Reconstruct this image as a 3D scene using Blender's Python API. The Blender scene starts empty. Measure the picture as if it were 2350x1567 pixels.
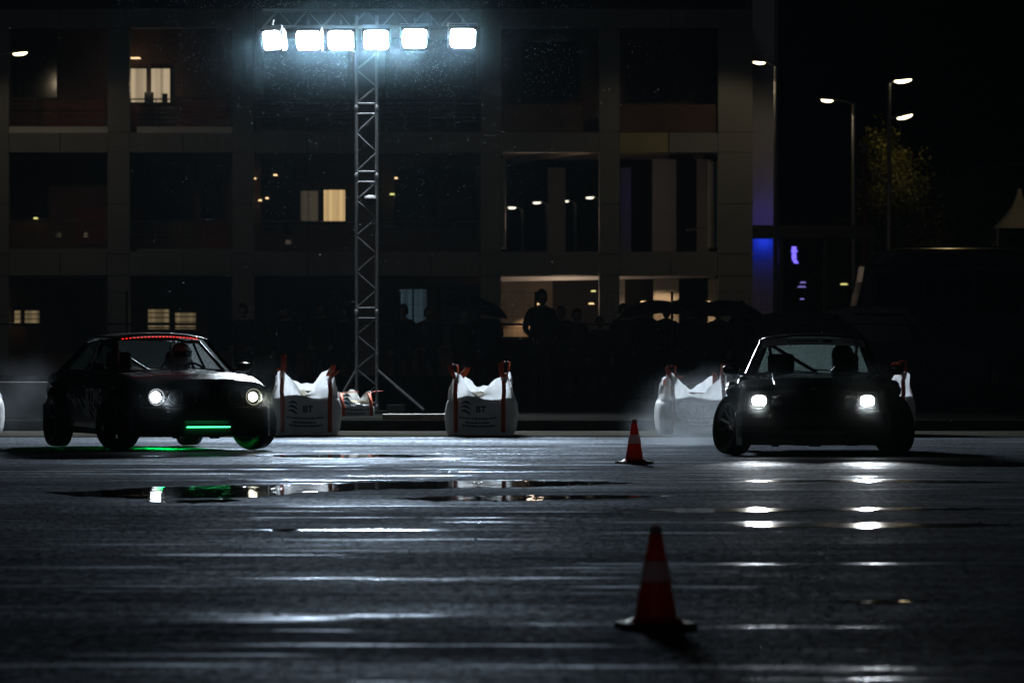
import bpy, bmesh, math, random
from math import radians as R, sin, cos, pi, sqrt
from mathutils import Vector, Matrix
random.seed(7)
sc = bpy.context.scene
C = sc.collection
F, H, YH = 13055.6, 1.30, 772.0          # focal length in photo pixels, eye height, horizon row
def PX(px, d): return (px - 1175) * d / F
def PZ(py, d): return H - (py - YH) * d / F
def P(px, py, d): return Vector((PX(px, d), d, PZ(py, d)))
def GD(py, z=0): return (H - z) * F / (py - YH)   # distance of a ground row

# ------------------------------------------------------------------ materials
def nodes(name):
    m = bpy.data.materials.new(name); m.use_nodes = True
    nt = m.node_tree; return m, nt, nt.nodes, nt.links, nt.nodes['Principled BSDF']
def mat(name, col, rough=.6, metal=0, var=.15, scale=8, bump=0, bscale=60, coat=0, drops=0, spec=.5, subsurf=0):
    m, nt, N, L, b = nodes(name)
    b.inputs['Roughness'].default_value = rough; b.inputs['Metallic'].default_value = metal
    b.inputs['Coat Weight'].default_value = coat; b.inputs['Coat Roughness'].default_value = .06
    b.inputs['Specular IOR Level'].default_value = spec
    tc = N.new('ShaderNodeTexCoord')
    nz = N.new('ShaderNodeTexNoise'); nz.inputs['Scale'].default_value = scale; nz.inputs['Detail'].default_value = 6
    L.new(tc.outputs['Object'], nz.inputs['Vector'])
    cr = N.new('ShaderNodeValToRGB')
    cr.color_ramp.elements[0].position = .3; cr.color_ramp.elements[1].position = .7
    cr.color_ramp.elements[0].color = (*[c*(1-var) for c in col], 1)
    cr.color_ramp.elements[1].color = (*[min(1, c*(1+var)) for c in col], 1)
    L.new(nz.outputs['Fac'], cr.inputs['Fac']); L.new(cr.outputs['Color'], b.inputs['Base Color'])
    if bump:
        n2 = N.new('ShaderNodeTexNoise'); n2.inputs['Scale'].default_value = bscale; n2.inputs['Detail'].default_value = 4
        L.new(tc.outputs['Object'], n2.inputs['Vector'])
        bp = N.new('ShaderNodeBump'); bp.inputs['Strength'].default_value = 1; bp.inputs['Distance'].default_value = bump
        L.new(n2.outputs['Fac'], bp.inputs['Height']); L.new(bp.outputs['Normal'], b.inputs['Normal'])
    if drops:
        v = N.new('ShaderNodeTexVoronoi'); v.inputs['Scale'].default_value = 75
        L.new(tc.outputs['Object'], v.inputs['Vector'])
        mr = N.new('ShaderNodeMapRange'); mr.inputs[1].default_value = 0; mr.inputs[2].default_value = .32
        mr.inputs[3].default_value = 1; mr.inputs[4].default_value = 0
        L.new(v.outputs['Distance'], mr.inputs['Value'])
        bp = N.new('ShaderNodeBump'); bp.inputs['Distance'].default_value = drops
        L.new(mr.outputs['Result'], bp.inputs['Height'])
        L.new(bp.outputs['Normal'], b.inputs['Normal']); L.new(bp.outputs['Normal'], b.inputs['Coat Normal'])
    return m
def emis(name, col, s, curtain=False):
    m, nt, N, L, b = nodes(name)
    b.inputs['Base Color'].default_value = (.1, .1, .1, 1)
    b.inputs['Emission Color'].default_value = (*col, 1); b.inputs['Emission Strength'].default_value = s
    if curtain:
        tc = N.new('ShaderNodeTexCoord'); mp = N.new('ShaderNodeMapping'); mp.inputs['Scale'].default_value = (6, 6, .05)
        nz = N.new('ShaderNodeTexNoise'); nz.inputs['Scale'].default_value = 1.1; nz.inputs['Detail'].default_value = 3
        cr = N.new('ShaderNodeValToRGB')
        cr.color_ramp.elements[0].position = .35; cr.color_ramp.elements[1].position = .62
        cr.color_ramp.elements[0].color = (*[c*.45 for c in col], 1); cr.color_ramp.elements[1].color = (*col, 1)
        L.new(tc.outputs['Object'], mp.inputs['Vector']); L.new(mp.outputs['Vector'], nz.inputs['Vector'])
        L.new(nz.outputs['Fac'], cr.inputs['Fac']); L.new(cr.outputs['Color'], b.inputs['Emission Color'])
    return m
def thin(name, col, transl, gloss, glcol=(1, 1, 1), rough=.1):
    """wet thin glass: clear, with a film of drops that scatters light coming through"""
    m, nt, N, L, b = nodes(name); N.remove(b); out = N['Material Output']
    t = N.new('ShaderNodeBsdfTransparent'); t.inputs['Color'].default_value = (*glcol, 1)
    tr = N.new('ShaderNodeBsdfTranslucent'); tr.inputs['Color'].default_value = (*col, 1)
    g = N.new('ShaderNodeBsdfGlossy'); g.inputs['Roughness'].default_value = rough
    a = N.new('ShaderNodeMixShader'); c = N.new('ShaderNodeMixShader')
    tc = N.new('ShaderNodeTexCoord'); v = N.new('ShaderNodeTexNoise'); v.inputs['Scale'].default_value = 60
    mr = N.new('ShaderNodeMapRange'); mr.inputs[1].default_value = .35; mr.inputs[2].default_value = .65
    mr.inputs[3].default_value = transl*.72; mr.inputs[4].default_value = min(1, transl*1.28)
    L.new(tc.outputs['Object'], v.inputs['Vector']); L.new(v.outputs['Fac'], mr.inputs['Value']); L.new(mr.outputs['Result'], a.inputs[0])
    L.new(t.outputs[0], a.inputs[1]); L.new(tr.outputs[0], a.inputs[2])
    c.inputs[0].default_value = gloss
    L.new(a.outputs[0], c.inputs[1]); L.new(g.outputs[0], c.inputs[2]); L.new(c.outputs[0], out.inputs['Surface'])
    return m
def backlit(name, col, tr=.4, rough=.6, bump=.004, bscale=30, gloss=.04):
    """sheet plastic or woven cloth that lets some light through"""
    m, nt, N, L, b = nodes(name); out = N['Material Output']
    b.inputs['Roughness'].default_value = rough; b.inputs['Base Color'].default_value = (*col, 1)
    t = N.new('ShaderNodeBsdfTranslucent'); t.inputs['Color'].default_value = (*col, 1)
    mx = N.new('ShaderNodeMixShader'); mx.inputs[0].default_value = tr
    L.new(b.outputs[0], mx.inputs[1]); L.new(t.outputs[0], mx.inputs[2]); L.new(mx.outputs[0], out.inputs['Surface'])
    tc = N.new('ShaderNodeTexCoord'); n2 = N.new('ShaderNodeTexNoise'); n2.inputs['Scale'].default_value = bscale; n2.inputs['Detail'].default_value = 5
    L.new(tc.outputs['Object'], n2.inputs['Vector'])
    bp = N.new('ShaderNodeBump'); bp.inputs['Distance'].default_value = bump
    L.new(n2.outputs['Fac'], bp.inputs['Height']); L.new(bp.outputs['Normal'], b.inputs['Normal'])
    cr = N.new('ShaderNodeValToRGB'); cr.color_ramp.elements[0].position = .3; cr.color_ramp.elements[1].position = .65
    cr.color_ramp.elements[0].color = (*[c*.72 for c in col], 1); cr.color_ramp.elements[1].color = (*col, 1)
    n3 = N.new('ShaderNodeTexNoise'); n3.inputs['Scale'].default_value = 5; n3.inputs['Detail'].default_value = 8
    L.new(tc.outputs['Object'], n3.inputs['Vector']); L.new(n3.outputs['Fac'], cr.inputs['Fac']); L.new(cr.outputs['Color'], b.inputs['Base Color'])
    return m

M = {}
M['paint_green'] = mat('wet_green_black_paint', (.006, .012, .009), .30, 0, .2, 3, coat=1, drops=.0012)
M['paint_black'] = mat('wet_black_paint', (.008, .009, .011), .28, 0, .2, 3, coat=1, drops=.0012)
M['plastic'] = mat('black_plastic', (.012, .012, .013), .45, 0, .2, 20, bump=.001)
M['rubber'] = mat('tyre_rubber', (.012, .012, .012), .62, 0, .25, 30, bump=.002)
M['darkmetal'] = mat('dark_wheel_metal', (.05, .05, .055), .32, 1, .2, 12)
M['silver'] = mat('polished_rim_metal', (.35, .35, .36), .25, 1, .1, 12)
M['alu'] = mat('aluminium_truss_tube', (.46, .465, .48), .42, .7, .12, 6)
M['chrome'] = mat('chrome_trim', (.5, .5, .5), .15, 1, .05, 5)
M['grey_decal'] = mat('grey_vinyl_print', (.75, .76, .78), .5, 0, .1, 8)
M['banner'] = mat('white_banner_vinyl', (.72, .78, .78), .5, 0, .12, 8)
M['ink'] = mat('black_print_ink', (.01, .01, .012), .6)
M['concrete'] = mat('stained_concrete', (.09, .085, .075), .8, 0, .25, 1.6, bump=.004, bscale=40, spec=.05)
M['gutter'] = mat('wet_concrete_gutter', (.060, .058, .048), .8, 0, .3, .9, bump=.006, bscale=35, spec=0)
M['kerb'] = mat('kerb_stone', (.02, .02, .019), .8, 0, .3, 3, bump=.004, spec=0)
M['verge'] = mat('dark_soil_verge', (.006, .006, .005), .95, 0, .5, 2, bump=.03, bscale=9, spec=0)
M['cladding'] = mat('grey_facade_cladding', (.19, .192, .196), .55, 0, .14, .5, bump=.003, bscale=14)
M['cladding_lamplit'] = mat('lamplit_yellow_facade_cladding', (.30, .27, .13), .55, 0, .14, .5)  # street lamp's yellow pool, painted into the colour of one beam panel
M['stucco'] = mat('brown_stucco_wall', (.10, .055, .04), .8, 0, .3, .8, bump=.004)
M['redpanel'] = mat('dark_red_wall_panel', (.16, .03, .02), .6, 0, .2, 1)
M['soffit'] = mat('slatted_soffit', (.24, .20, .17), .6, 0, .2, 2)
M['glassdark'] = mat('dark_window_glass', (.006, .008, .012), .12, 0, .2, 1)
M['railmetal'] = mat('grey_railing_metal', (.16, .16, .17), .4, .6, .1, 4)
M['window_frame'] = mat('black_window_frame', (.015, .014, .013), .5)
M['panelwhite'] = mat('white_wall_panel', (.6, .6, .62), .6, 0, .08, 1, bump=.002)
M['pole'] = mat('galvanised_pole', (.22, .22, .23), .5, .5, .15, 5)
M['darkgrey'] = mat('dark_grey_coach_paint', (.022, .022, .026), .45, 0, .2, 1)
M['canvas'] = mat('pale_tent_canvas', (.55, .50, .40), .8, 0, .15, 1.5, bump=.02, bscale=3)
M['wood'] = mat('weathered_plank', (.22, .19, .13), .7, 0, .3, 5, bump=.003)
M['bag'] = backlit('woven_white_bag', (.66, .67, .69), .17, bump=.03, bscale=10)
M['collar'] = backlit('single_layer_white_bag_cloth', (.58, .60, .63), .6, bump=.03, bscale=12)
M['strap'] = backlit('orange_red_webbing', (.70, .12, .05), .06, bump=.002, bscale=60)
M['bagink'] = mat('blue_bag_print', (.02, .07, .11), .7, 0, .3, 20)
M['sand'] = mat('yellow_sand', (.28, .23, .10), .9, 0, .3, 12, bump=.02, bscale=25)
M['cone'] = backlit('orange_red_cone_plastic', (.62, .035, .02), .5, rough=.35, bump=.001)
M['coneband'] = backlit('grey_white_cone_band', (.75, .76, .77), .7, rough=.4, bump=.001)
M['conebase'] = mat('black_cone_foot_rubber', (.015, .015, .015), .5, 0, .2, 20, bump=.001, drops=.001)
M['leaf'] = mat('tree_leaves', (.07, .075, .015), .6, 0, .4, .8)
M['bark'] = mat('tree_bark', (.06, .045, .03), .9, 0, .3, 5, bump=.01)
M['cloth'] = [mat('dark_jacket_cloth', (.016, .018, .024), .85, 0, .2, 6), mat('charcoal_coat_cloth', (.026, .024, .024), .85, 0, .2, 6), mat('brown_coat_cloth', (.03, .018, .013), .85, 0, .2, 6)]
M['trouser'] = mat('black_trouser_cloth', (.012, .012, .015), .85)
M['skin'] = mat('skin', (.32, .18, .12), .55, 0, .05, 20)
M['hair'] = mat('dark_hair', (.012, .009, .007), .6)
M['umbrella'] = mat('black_umbrella_cloth', (.014, .014, .016), .45, 0, .2, 3)
M['helmet'] = mat('white_helmet_shell', (.24, .25, .27), .2, 0, .05, 5, coat=1)
M['suit'] = mat('dark_race_suit', (.02, .022, .03), .8, 0, .2, 8)
M['windscreen'] = thin('wet_windscreen_glass', (.35, .5, .5), .02, .05)
M['backglass'] = thin('wet_rear_glass', (.30, .42, .40), .30, .04, (.4, .5, .5))
M['sideglass'] = thin('wet_side_glass', (.6, .7, .72), .35, .05, (.8, .85, .85))
M['tintglass'] = thin('dark_tinted_side_glass', (.3, .4, .4), .03, .05, (.25, .28, .28))
M['flood'] = emis('floodlight_led_glow', (.80, .91, 1.0), 1000)
M['head_white'] = emis('white_headlight_glow', (.86, .93, 1.0), 30)
M['head_yellow'] = emis('yellow_white_headlight_glow', (1.0, .98, .72), 22)
M['head_warm'] = emis('warm_white_headlight_glow', (1.0, .97, .88), 40)
M['red_led'] = emis('red_led_glow', (1, .03, .015), 1.3)
M['green_led'] = emis('green_led_glow', (.05, 1, .30), 6)
M['green_under'] = emis('green_underglow_tube', (.0, 1, .12), 300)
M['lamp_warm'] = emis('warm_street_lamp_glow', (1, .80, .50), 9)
M['small_glow'] = emis('small_warm_lamp_or_reflection_glow', (1, .66, .33), 1.6)
M['green_glow'] = emis('yellow_green_lamp_or_reflection_glow', (.95, .9, .3), 1.0)
M['lamp_far'] = emis('far_lamp_glow', (1, .88, .68), 3)
M['win_warm'] = emis('lit_curtain_window', (.62, .42, .19), 1.0, True)
M['win_pale'] = emis('lit_room_window', (.52, .40, .25), .85, True)
M['win_dim'] = emis('dim_curtain_window', (.045, .036, .024), 1, True)
M['win_low'] = emis('dim_barred_window', (.17, .125, .065), 1, True)
M['blue_sign'] = emis('blue_sign_glow', (.18, .13, 1), 1.6)
M['blue_small'] = emis('lavender_lamp_glow', (.28, .22, .7), .7)
M['cool_win'] = emis('dim_blue_doorway', (.02, .035, .045), 1, True)

# ------------------------------------------------------------------ mesh builder
class MB:
    def __init__(s): s.v = []; s.f = []; s.m = []; s.cm = 0
    def add(s, vs, fs):
        o = len(s.v); s.v += [tuple(v) for v in vs]; s.f += [tuple(i + o for i in f) for f in fs]; s.m += [s.cm] * len(fs); return s
    def prism(s, a, b):
        n = len(a); fs = [tuple(range(n))[::-1], tuple(range(n, 2*n))] + [(i, (i+1) % n, n+(i+1) % n, n+i) for i in range(n)]
        return s.add(list(a)+list(b), fs)
    def box(s, x0, x1, y0, y1, z0, z1):
        return s.prism([(x0, y0, z0), (x1, y0, z0), (x1, y1, z0), (x0, y1, z0)], [(x0, y0, z1), (x1, y0, z1), (x1, y1, z1), (x0, y1, z1)])
    def tube(s, pts, r, n=8, cap=True):
        pts = [Vector(p) for p in pts]; rr = r if isinstance(r, (list, tuple)) else [r]*len(pts); vs = []; fs = []
        for i, p in enumerate(pts):
            t = (pts[min(i+1, len(pts)-1)] - pts[max(i-1, 0)]).normalized()
            u = t.cross(Vector((0, 0, 1)) if abs(t.z) < .95 else Vector((1, 0, 0))).normalized(); w = t.cross(u)
            vs += [p + (u*cos(2*pi*k/n) + w*sin(2*pi*k/n))*rr[i] for k in range(n)]
        for i in range(len(pts)-1):
            fs += [(i*n+k, i*n+(k+1) % n, (i+1)*n+(k+1) % n, (i+1)*n+k) for k in range(n)]
        if cap: fs += [tuple(range(n))[::-1], tuple(range((len(pts)-1)*n, len(pts)*n))]
        return s.add(vs, fs)
    def grid(s, rows, closed=False):
        n = len(rows[0]); vs = [p for r in rows for p in r]; fs = []
        for i in range(len(rows)-1):
            for k in range(n if closed else n-1):
                fs.append((i*n+k, i*n+(k+1) % n, (i+1)*n+(k+1) % n, (i+1)*n+k))
        return s.add(vs, fs)
    def lathe(s, prof, axis='Z', n=32, o=(0, 0, 0)):
        rows = []
        for r, a in prof:
            row = []
            for k in range(n):
                c, q = r*cos(2*pi*k/n), r*sin(2*pi*k/n)
                p = (c, q, a) if axis == 'Z' else ((c, a, q) if axis == 'Y' else (a, c, q))
                row.append((p[0]+o[0], p[1]+o[1], p[2]+o[2]))
            rows.append(row)
        return s.grid(rows, True)
    def disc(s, r, axis='X', n=24, o=(0, 0, 0), bulge=0):
        return s.lathe([(r*q, o2) for q, o2 in ((1, 0), (.7, bulge*.6), (.35, bulge*.92), (.001, bulge))], axis, n, o)
    def build(s, name, mats, parent=None, smooth=0, bevel=0, solid=0):
        me = bpy.data.meshes.new(name); me.from_pydata(s.v, [], s.f)
        for mm in (mats if isinstance(mats, list) else [mats]): me.materials.append(mm)
        me.polygons.foreach_set('material_index', s.m); me.update()
        bm = bmesh.new(); bm.from_mesh(me); bmesh.ops.remove_doubles(bm, verts=bm.verts, dist=1e-5)
        bmesh.ops.recalc_face_normals(bm, faces=bm.faces); bm.to_mesh(me); bm.free()
        if smooth:
            me.shade_smooth(); me.set_sharp_from_angle(angle=R(smooth))
        o = bpy.data.objects.new(name, me); C.objects.link(o)
        if parent: o.parent = parent
        if solid:
            md = o.modifiers.new('thickness', 'SOLIDIFY'); md.thickness = solid; md.offset = 0
        if bevel:
            md = o.modifiers.new('bevel', 'BEVEL'); md.width = bevel; md.segments = 2; md.limit_method = 'ANGLE'
        return o
def tag(o, label=None, cat=None, group=None, kind=None):
    if label: o['label'] = label
    if cat: o['category'] = cat
    if group: o['group'] = group
    if kind: o['kind'] = kind
    return o
def empty(name, loc=(0, 0, 0), rz=0, parent=None):
    o = bpy.data.objects.new(name, None); C.objects.link(o); o.location = loc; o.rotation_euler = (0, 0, rz)
    o.empty_display_size = .2
    if parent: o.parent = parent
    return o
def thing(name, label, cat, loc=(0, 0, 0), rz=0, group=None): return tag(empty(name, loc, rz), label, cat, group)
def copy_tree(o, parent=None):
    c = o.copy(); C.objects.link(c)
    if parent: c.parent = parent
    for ch in list(o.children): copy_tree(ch, c)
    return c
def text_mesh(name, txt, size, m, parent, mtx, extr=.001, bold=0, shear=0, align='CENTER'):
    cu = bpy.data.curves.new(name, 'FONT'); cu.body = txt; cu.size = size; cu.extrude = extr; cu.offset = bold
    cu.align_x = align; cu.align_y = 'CENTER'; cu.shear = shear; cu.resolution_u = 3
    t = bpy.data.objects.new(name, cu); C.objects.link(t); bpy.context.view_layer.update()
    me = bpy.data.meshes.new_from_object(t.evaluated_get(bpy.context.evaluated_depsgraph_get()))
    bpy.data.objects.remove(t); me.name = name; me.transform(mtx); me.materials.clear(); me.materials.append(m)
    o = bpy.data.objects.new(name, me); C.objects.link(o); o.parent = parent
    return o
def lamp(kind, name, loc, energy, col, parent=None, target=None, spot=None, size=.1, blend=.3):
    l = bpy.data.lights.new(name, kind); l.energy = energy; l.color = col
    if kind in ('SPOT', 'POINT'): l.shadow_soft_size = size
    if kind == 'SPOT': l.spot_size = R(spot); l.spot_blend = blend
    if kind == 'AREA': l.size = size
    o = bpy.data.objects.new(name, l); C.objects.link(o); o.location = loc
    if target is not None: o.rotation_euler = (Vector(target)-Vector(loc)).to_track_quat('-Z', 'Y').to_euler()
    if parent: o.parent = parent; o.matrix_parent_inverse = Matrix.Translation(parent.location).inverted()
    return o

# ------------------------------------------------------------------ world, camera
w = bpy.data.worlds.new('World'); sc.world = w; w.use_nodes = True
bg = w.node_tree.nodes['Background']
sky = w.node_tree.nodes.new('ShaderNodeTexSky'); sky.sky_type = 'NISHITA'; sky.sun_disc = False
sky.sun_elevation = R(-4); sky.sun_rotation = R(200)
w.node_tree.links.new(sky.outputs['Color'], bg.inputs['Color']); bg.inputs['Strength'].default_value = .004
cd = bpy.data.cameras.new('camera'); cam = bpy.data.objects.new('camera', cd); C.objects.link(cam); sc.camera = cam
cam.location = (0, 0, H); cam.rotation_euler = (R(90), 0, 0)
cd.lens = 200; cd.sensor_width = 36; cd.shift_y = -11.5/2350; cd.clip_start = .5; cd.clip_end = 6000
cd.dof.use_dof = True; cd.dof.focus_distance = 64; cd.dof.aperture_fstop = 5.6
sc.view_settings.view_transform = 'Standard'; sc.view_settings.look = 'None'; sc.view_settings.exposure = 0; sc.view_settings.gamma = 1
cy = sc.cycles
cy.use_denoising = True; cy.max_bounces = 8; cy.diffuse_bounces = 3; cy.glossy_bounces = 4; cy.transparent_max_bounces = 12
cy.transmission_bounces = 4; cy.volume_bounces = 1; cy.sample_clamp_indirect = 4; cy.caustics_reflective = False; cy.caustics_refractive = False
cy.use_adaptive_sampling = False

front_fill = bpy.data.lights.new('front_fill', 'SUN'); front_fill.energy = .021; front_fill.angle = R(20); front_fill.color = (.85, .93, 1)  # dim fill added from behind the camera; the night has no sun
so = bpy.data.objects.new('front_fill', front_fill); C.objects.link(so); so.rotation_euler = Vector((.25, 1, -.65)).to_track_quat('-Z', 'Y').to_euler()

# ------------------------------------------------------------------ ground
WET = .118; HEAD_W = {'g': 330, 'b': 850}
def asphalt():
    m, nt, N, L, b = nodes('wet_asphalt')
    tc = N.new('ShaderNodeTexCoord')
    def noise(scale, detail, sx=1, sy=1, rough=.5):
        mp = N.new('ShaderNodeMapping'); mp.inputs['Scale'].default_value = (sx, sy, 1)
        n = N.new('ShaderNodeTexNoise'); n.inputs['Scale'].default_value = scale; n.inputs['Detail'].default_value = detail
        n.inputs['Roughness'].default_value = rough
        L.new(tc.outputs['Object'], mp.inputs['Vector']); L.new(mp.outputs['Vector'], n.inputs['Vector']); return n.outputs['Fac']
    def rng(v, a, c, d, e):
        r = N.new('ShaderNodeMapRange'); r.inputs[1].default_value = a; r.inputs[2].default_value = c
        r.inputs[3].default_value = d; r.inputs[4].default_value = e; L.new(v, r.inputs['Value']); return r.outputs['Result']
    def mth(op, a, c):
        q = N.new('ShaderNodeMath'); q.operation = op
        for i, x in enumerate((a, c)):
            if isinstance(x, (int, float)): q.inputs[i].default_value = x
            else: L.new(x, q.inputs[i])
        return q.outputs[0]
    patch = noise(.35, 5, .45, 1.0); film = noise(.9, 4, .42, 2.3, .6); grain = noise(55, 3); stone = noise(14, 4); fine = noise(170, 2)
    mott = noise(16, 5, 1, .42, .7); mid = noise(2.6, 4, .5, 1, .6); far = noise(.12, 2, .8, 1)
    cr = N.new('ShaderNodeValToRGB'); cr.color_ramp.elements[0].position = .3; cr.color_ramp.elements[1].position = .7
    cr.color_ramp.elements[0].color = (.018, .0185, .020, 1); cr.color_ramp.elements[1].color = (.075, .076, .081, 1)
    L.new(mth('ADD', mth('MULTIPLY', grain, .6), mth('MULTIPLY', patch, .4)), cr.inputs['Fac']); L.new(cr.outputs['Color'], b.inputs['Base Color'])
    b.inputs['Roughness'].default_value = .9; b.inputs['Specular IOR Level'].default_value = 0
    smooth = mth('MULTIPLY', rng(film, .585, .65, 0, 1), rng(far, .38, .56, .15, 1))     # where water lies as a film in the dips
    k = mth('MULTIPLY', mth('MULTIPLY', rng(mott, .40, .62, .25, 1.5), rng(mid, .35, .65, .55, 1.35)), rng(patch, .35, .65, WET*.7, WET*1.3))
    k = mth('ADD', mth('MULTIPLY', k, mth('SUBTRACT', 1.0, smooth)), mth('MULTIPLY', smooth, .62))
    cb = N.new('ShaderNodeCombineColor'); 
    for q in range(3): L.new(mth('MULTIPLY', k, (.87, .98, 1.13)[q]), cb.inputs[q])
    gl = N.new('ShaderNodeBsdfGlossy'); L.new(cb.outputs[0], gl.inputs['Color'])
    L.new(mth('SUBTRACT', rng(patch, .35, .65, .70, .54), mth('MULTIPLY', smooth, .38)), gl.inputs['Roughness'])
    ad = N.new('ShaderNodeAddShader'); L.new(b.outputs[0], ad.inputs[0]); L.new(gl.outputs[0], ad.inputs[1]); L.new(ad.outputs[0], N['Material Output'].inputs['Surface'])
    wide = mth('MULTIPLY', noise(.22, 4, .40, 1.0), .07)
    filmh = mth('MULTIPLY', film, .012)
    gr = mth('MULTIPLY', mth('ADD', mth('MULTIPLY', grain, .0060), mth('ADD', mth('MULTIPLY', stone, .0130), mth('MULTIPLY', fine, .0010))), mth('SUBTRACT', 1.0, mth('MULTIPLY', smooth, .75)))
    h = mth('ADD', mth('ADD', wide, filmh), gr)
    bp = N.new('ShaderNodeBump'); bp.inputs['Distance'].default_value = 1; bp.inputs['Strength'].default_value = 1
    L.new(h, bp.inputs['Height']); L.new(bp.outputs['Normal'], b.inputs['Normal']); L.new(bp.outputs['Normal'], gl.inputs['Normal'])
    return m
M['asphalt'] = asphalt()
g = MB(); g.box(-1500, 1500, -50, 73.5, -.3, 0); tag(g.build('asphalt_ground', M['asphalt']), 'wet dark asphalt yard with puddles', 'ground', kind='structure')
def water(ro=.015):
    m, nt, N, L, b = nodes('still_puddle_water')
    b.inputs['Base Color'].default_value = (.004, .0045, .005, 1); b.inputs['Roughness'].default_value = ro; b.inputs['IOR'].default_value = 1.33
    tc = N.new('ShaderNodeTexCoord'); n = N.new('ShaderNodeTexNoise'); n.inputs['Scale'].default_value = 5; n.inputs['Detail'].default_value = 2
    v = N.new('ShaderNodeTexVoronoi'); v.inputs['Scale'].default_value = 2.2
    wv = N.new('ShaderNodeMath'); wv.operation = 'SINE'; mu = N.new('ShaderNodeMath'); mu.operation = 'MULTIPLY'; mu.inputs[1].default_value = 60
    L.new(tc.outputs['Object'], v.inputs['Vector']); L.new(v.outputs['Distance'], mu.inputs[0]); L.new(mu.outputs[0], wv.inputs[0])
    fd = N.new('ShaderNodeMapRange'); fd.inputs[1].default_value = .05; fd.inputs[2].default_value = .3; fd.inputs[3].default_value = .0012; fd.inputs[4].default_value = 0
    L.new(v.outputs['Distance'], fd.inputs['Value'])
    m2 = N.new('ShaderNodeMath'); m2.operation = 'MULTIPLY'; L.new(wv.outputs[0], m2.inputs[0]); L.new(fd.outputs[0], m2.inputs[1])
    m3 = N.new('ShaderNodeMath'); m3.operation = 'MULTIPLY_ADD'; m3.inputs[1].default_value = .0011
    L.new(tc.outputs['Object'], n.inputs['Vector']); L.new(n.outputs['Fac'], m3.inputs[0]); L.new(m2.outputs[0], m3.inputs[2])
    bp = N.new('ShaderNodeBump'); bp.inputs['Distance'].default_value = 1; L.new(m3.outputs[0], bp.inputs['Height']); L.new(bp.outputs['Normal'], b.inputs['Normal'])
    return m
M['water'] = water(); M['film'] = water(.13)
def puddle(top, bot, z=.004, wm='water'):
    """outline on the ground: rows (px,row) of its far edge, then of its near edge; edges roughened"""
    def dense(pts):
        out = []
        for (a, b), (c, d) in zip(pts, pts[1:]):
            n = max(2, int(abs(c-a)/9))
            out += [(a+(c-a)*i/n, b+(d-b)*i/n) for i in range(n)]
        return out+[pts[-1]]
    a = []; b = []
    for px, py in dense(top):
        d = GD(py, z)*(1+.0016*(sin(px*.11)+sin(px*.037+1)+random.uniform(-.6, .6))); a.append((PX(px, d), d, z))
    for px, py in dense(bot):
        d = GD(py, z)*(1+.0016*(sin(px*.09+2)+sin(px*.031)+random.uniform(-.6, .6))); b.append((PX(px, d), d, z))
    m = MB(); n = 40
    def at(l, t):
        x = l[0][0] + (l[-1][0]-l[0][0])*t
        for p, q in zip(l, l[1:]):
            if (p[0]-x)*(q[0]-x) <= 0 and abs(q[0]-p[0]) > 1e-9:
                u = (x-p[0])/(q[0]-p[0]); return Vector(p).lerp(Vector(q), u)
        return Vector(l[0] if t < .5 else l[-1])
    K = max(20, int(abs(top[-1][0]-top[0][0])/6)); rows = []
    for i in range(K+1):
        p, q = at(a, i/K), at(b, i/K); e = min(1, 6*min(i, K-i)/K); mid = (p+q)/2
        rows.append([mid.lerp(p, e), mid, mid.lerp(q, e)])
    m.grid(rows)
    return tag(m.build('puddle', M[wm]), 'still rain puddle on the asphalt', 'puddle', kind='structure')
puddle([(85, 1125), (350, 1117), (640, 1112), (900, 1105), (1200, 1102), (1478, 1102)], [(85, 1131), (150, 1143), (520, 1142), (620, 1138), (720, 1128), (900, 1121), (1200, 1117), (1478, 1112)])
puddle([(330, 1146), (560, 1145)], [(330, 1150), (440, 1154), (560, 1149)])
puddle([(880, 1140), (1200, 1137), (1560, 1135)], [(880, 1143), (1000, 1149), (1200, 1148), (1560, 1139)])
puddle([(560, 1045), (800, 1042), (1010, 1043)], [(560, 1047), (800, 1050), (1010, 1047)])
puddle([(615, 1213), (690, 1213)], [(615, 1215), (650, 1219), (690, 1215)])
puddle([(1400, 1166), (1800, 1165), (2350, 1165)], [(1400, 1171), (1600, 1176), (1800, 1171), (2350, 1168)], wm='film')
puddle([(1650, 1202), (2000, 1199), (2350, 1201)], [(1650, 1206), (2000, 1211), (2350, 1204)], wm='film')
puddle([(1660, 1103), (2000, 1100), (2350, 1105)], [(1660, 1104), (2000, 1105), (2350, 1108)], wm='film')
puddle([(1900, 1377), (2150, 1377)], [(1900, 1379), (2020, 1383), (2150, 1379)])
rg = random.Random(5); q = MB()
for i in range(42000):
    d = 17.5+26*rg.random()**1.4; x = rg.uniform(-1, 1)*(d*.095+.2); s = rg.uniform(.0022, .0065)*(1+.6*(rg.random() > .93)); hh = s*rg.uniform(.35, .9); a = rg.uniform(0, 6.28); z = -s*.15
    c_, s_ = cos(a)*s, sin(a)*s; k = rg.uniform(.6, 1)
    q.add([(x+c_, d+s_, z), (x-s_*k, d+c_*k, z), (x-c_, d-s_, z), (x+s_*k, d-c_*k, z), (x+c_*.3+rg.uniform(-.3, .3)*s, d+s_*.3, z+hh), (x-c_*.4, d-s_*.3, z+hh*.8)], [(0, 1, 4), (1, 5, 4), (1, 2, 5), (2, 3, 5), (3, 4, 5), (3, 0, 4)])
def quick(mb, name, m):
    me = bpy.data.meshes.new(name); me.from_pydata(mb.v, [], mb.f); me.materials.append(m); o = bpy.data.objects.new(name, me); C.objects.link(o); return o
M['chip'] = mat('wet_stone_chipping', (.05, .05, .052), .28, 0, .5, 3)
tag(quick(q, 'gravel', M['chip']), 'coarse wet chippings standing out of the asphalt', 'gravel', kind='stuff')
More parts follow.
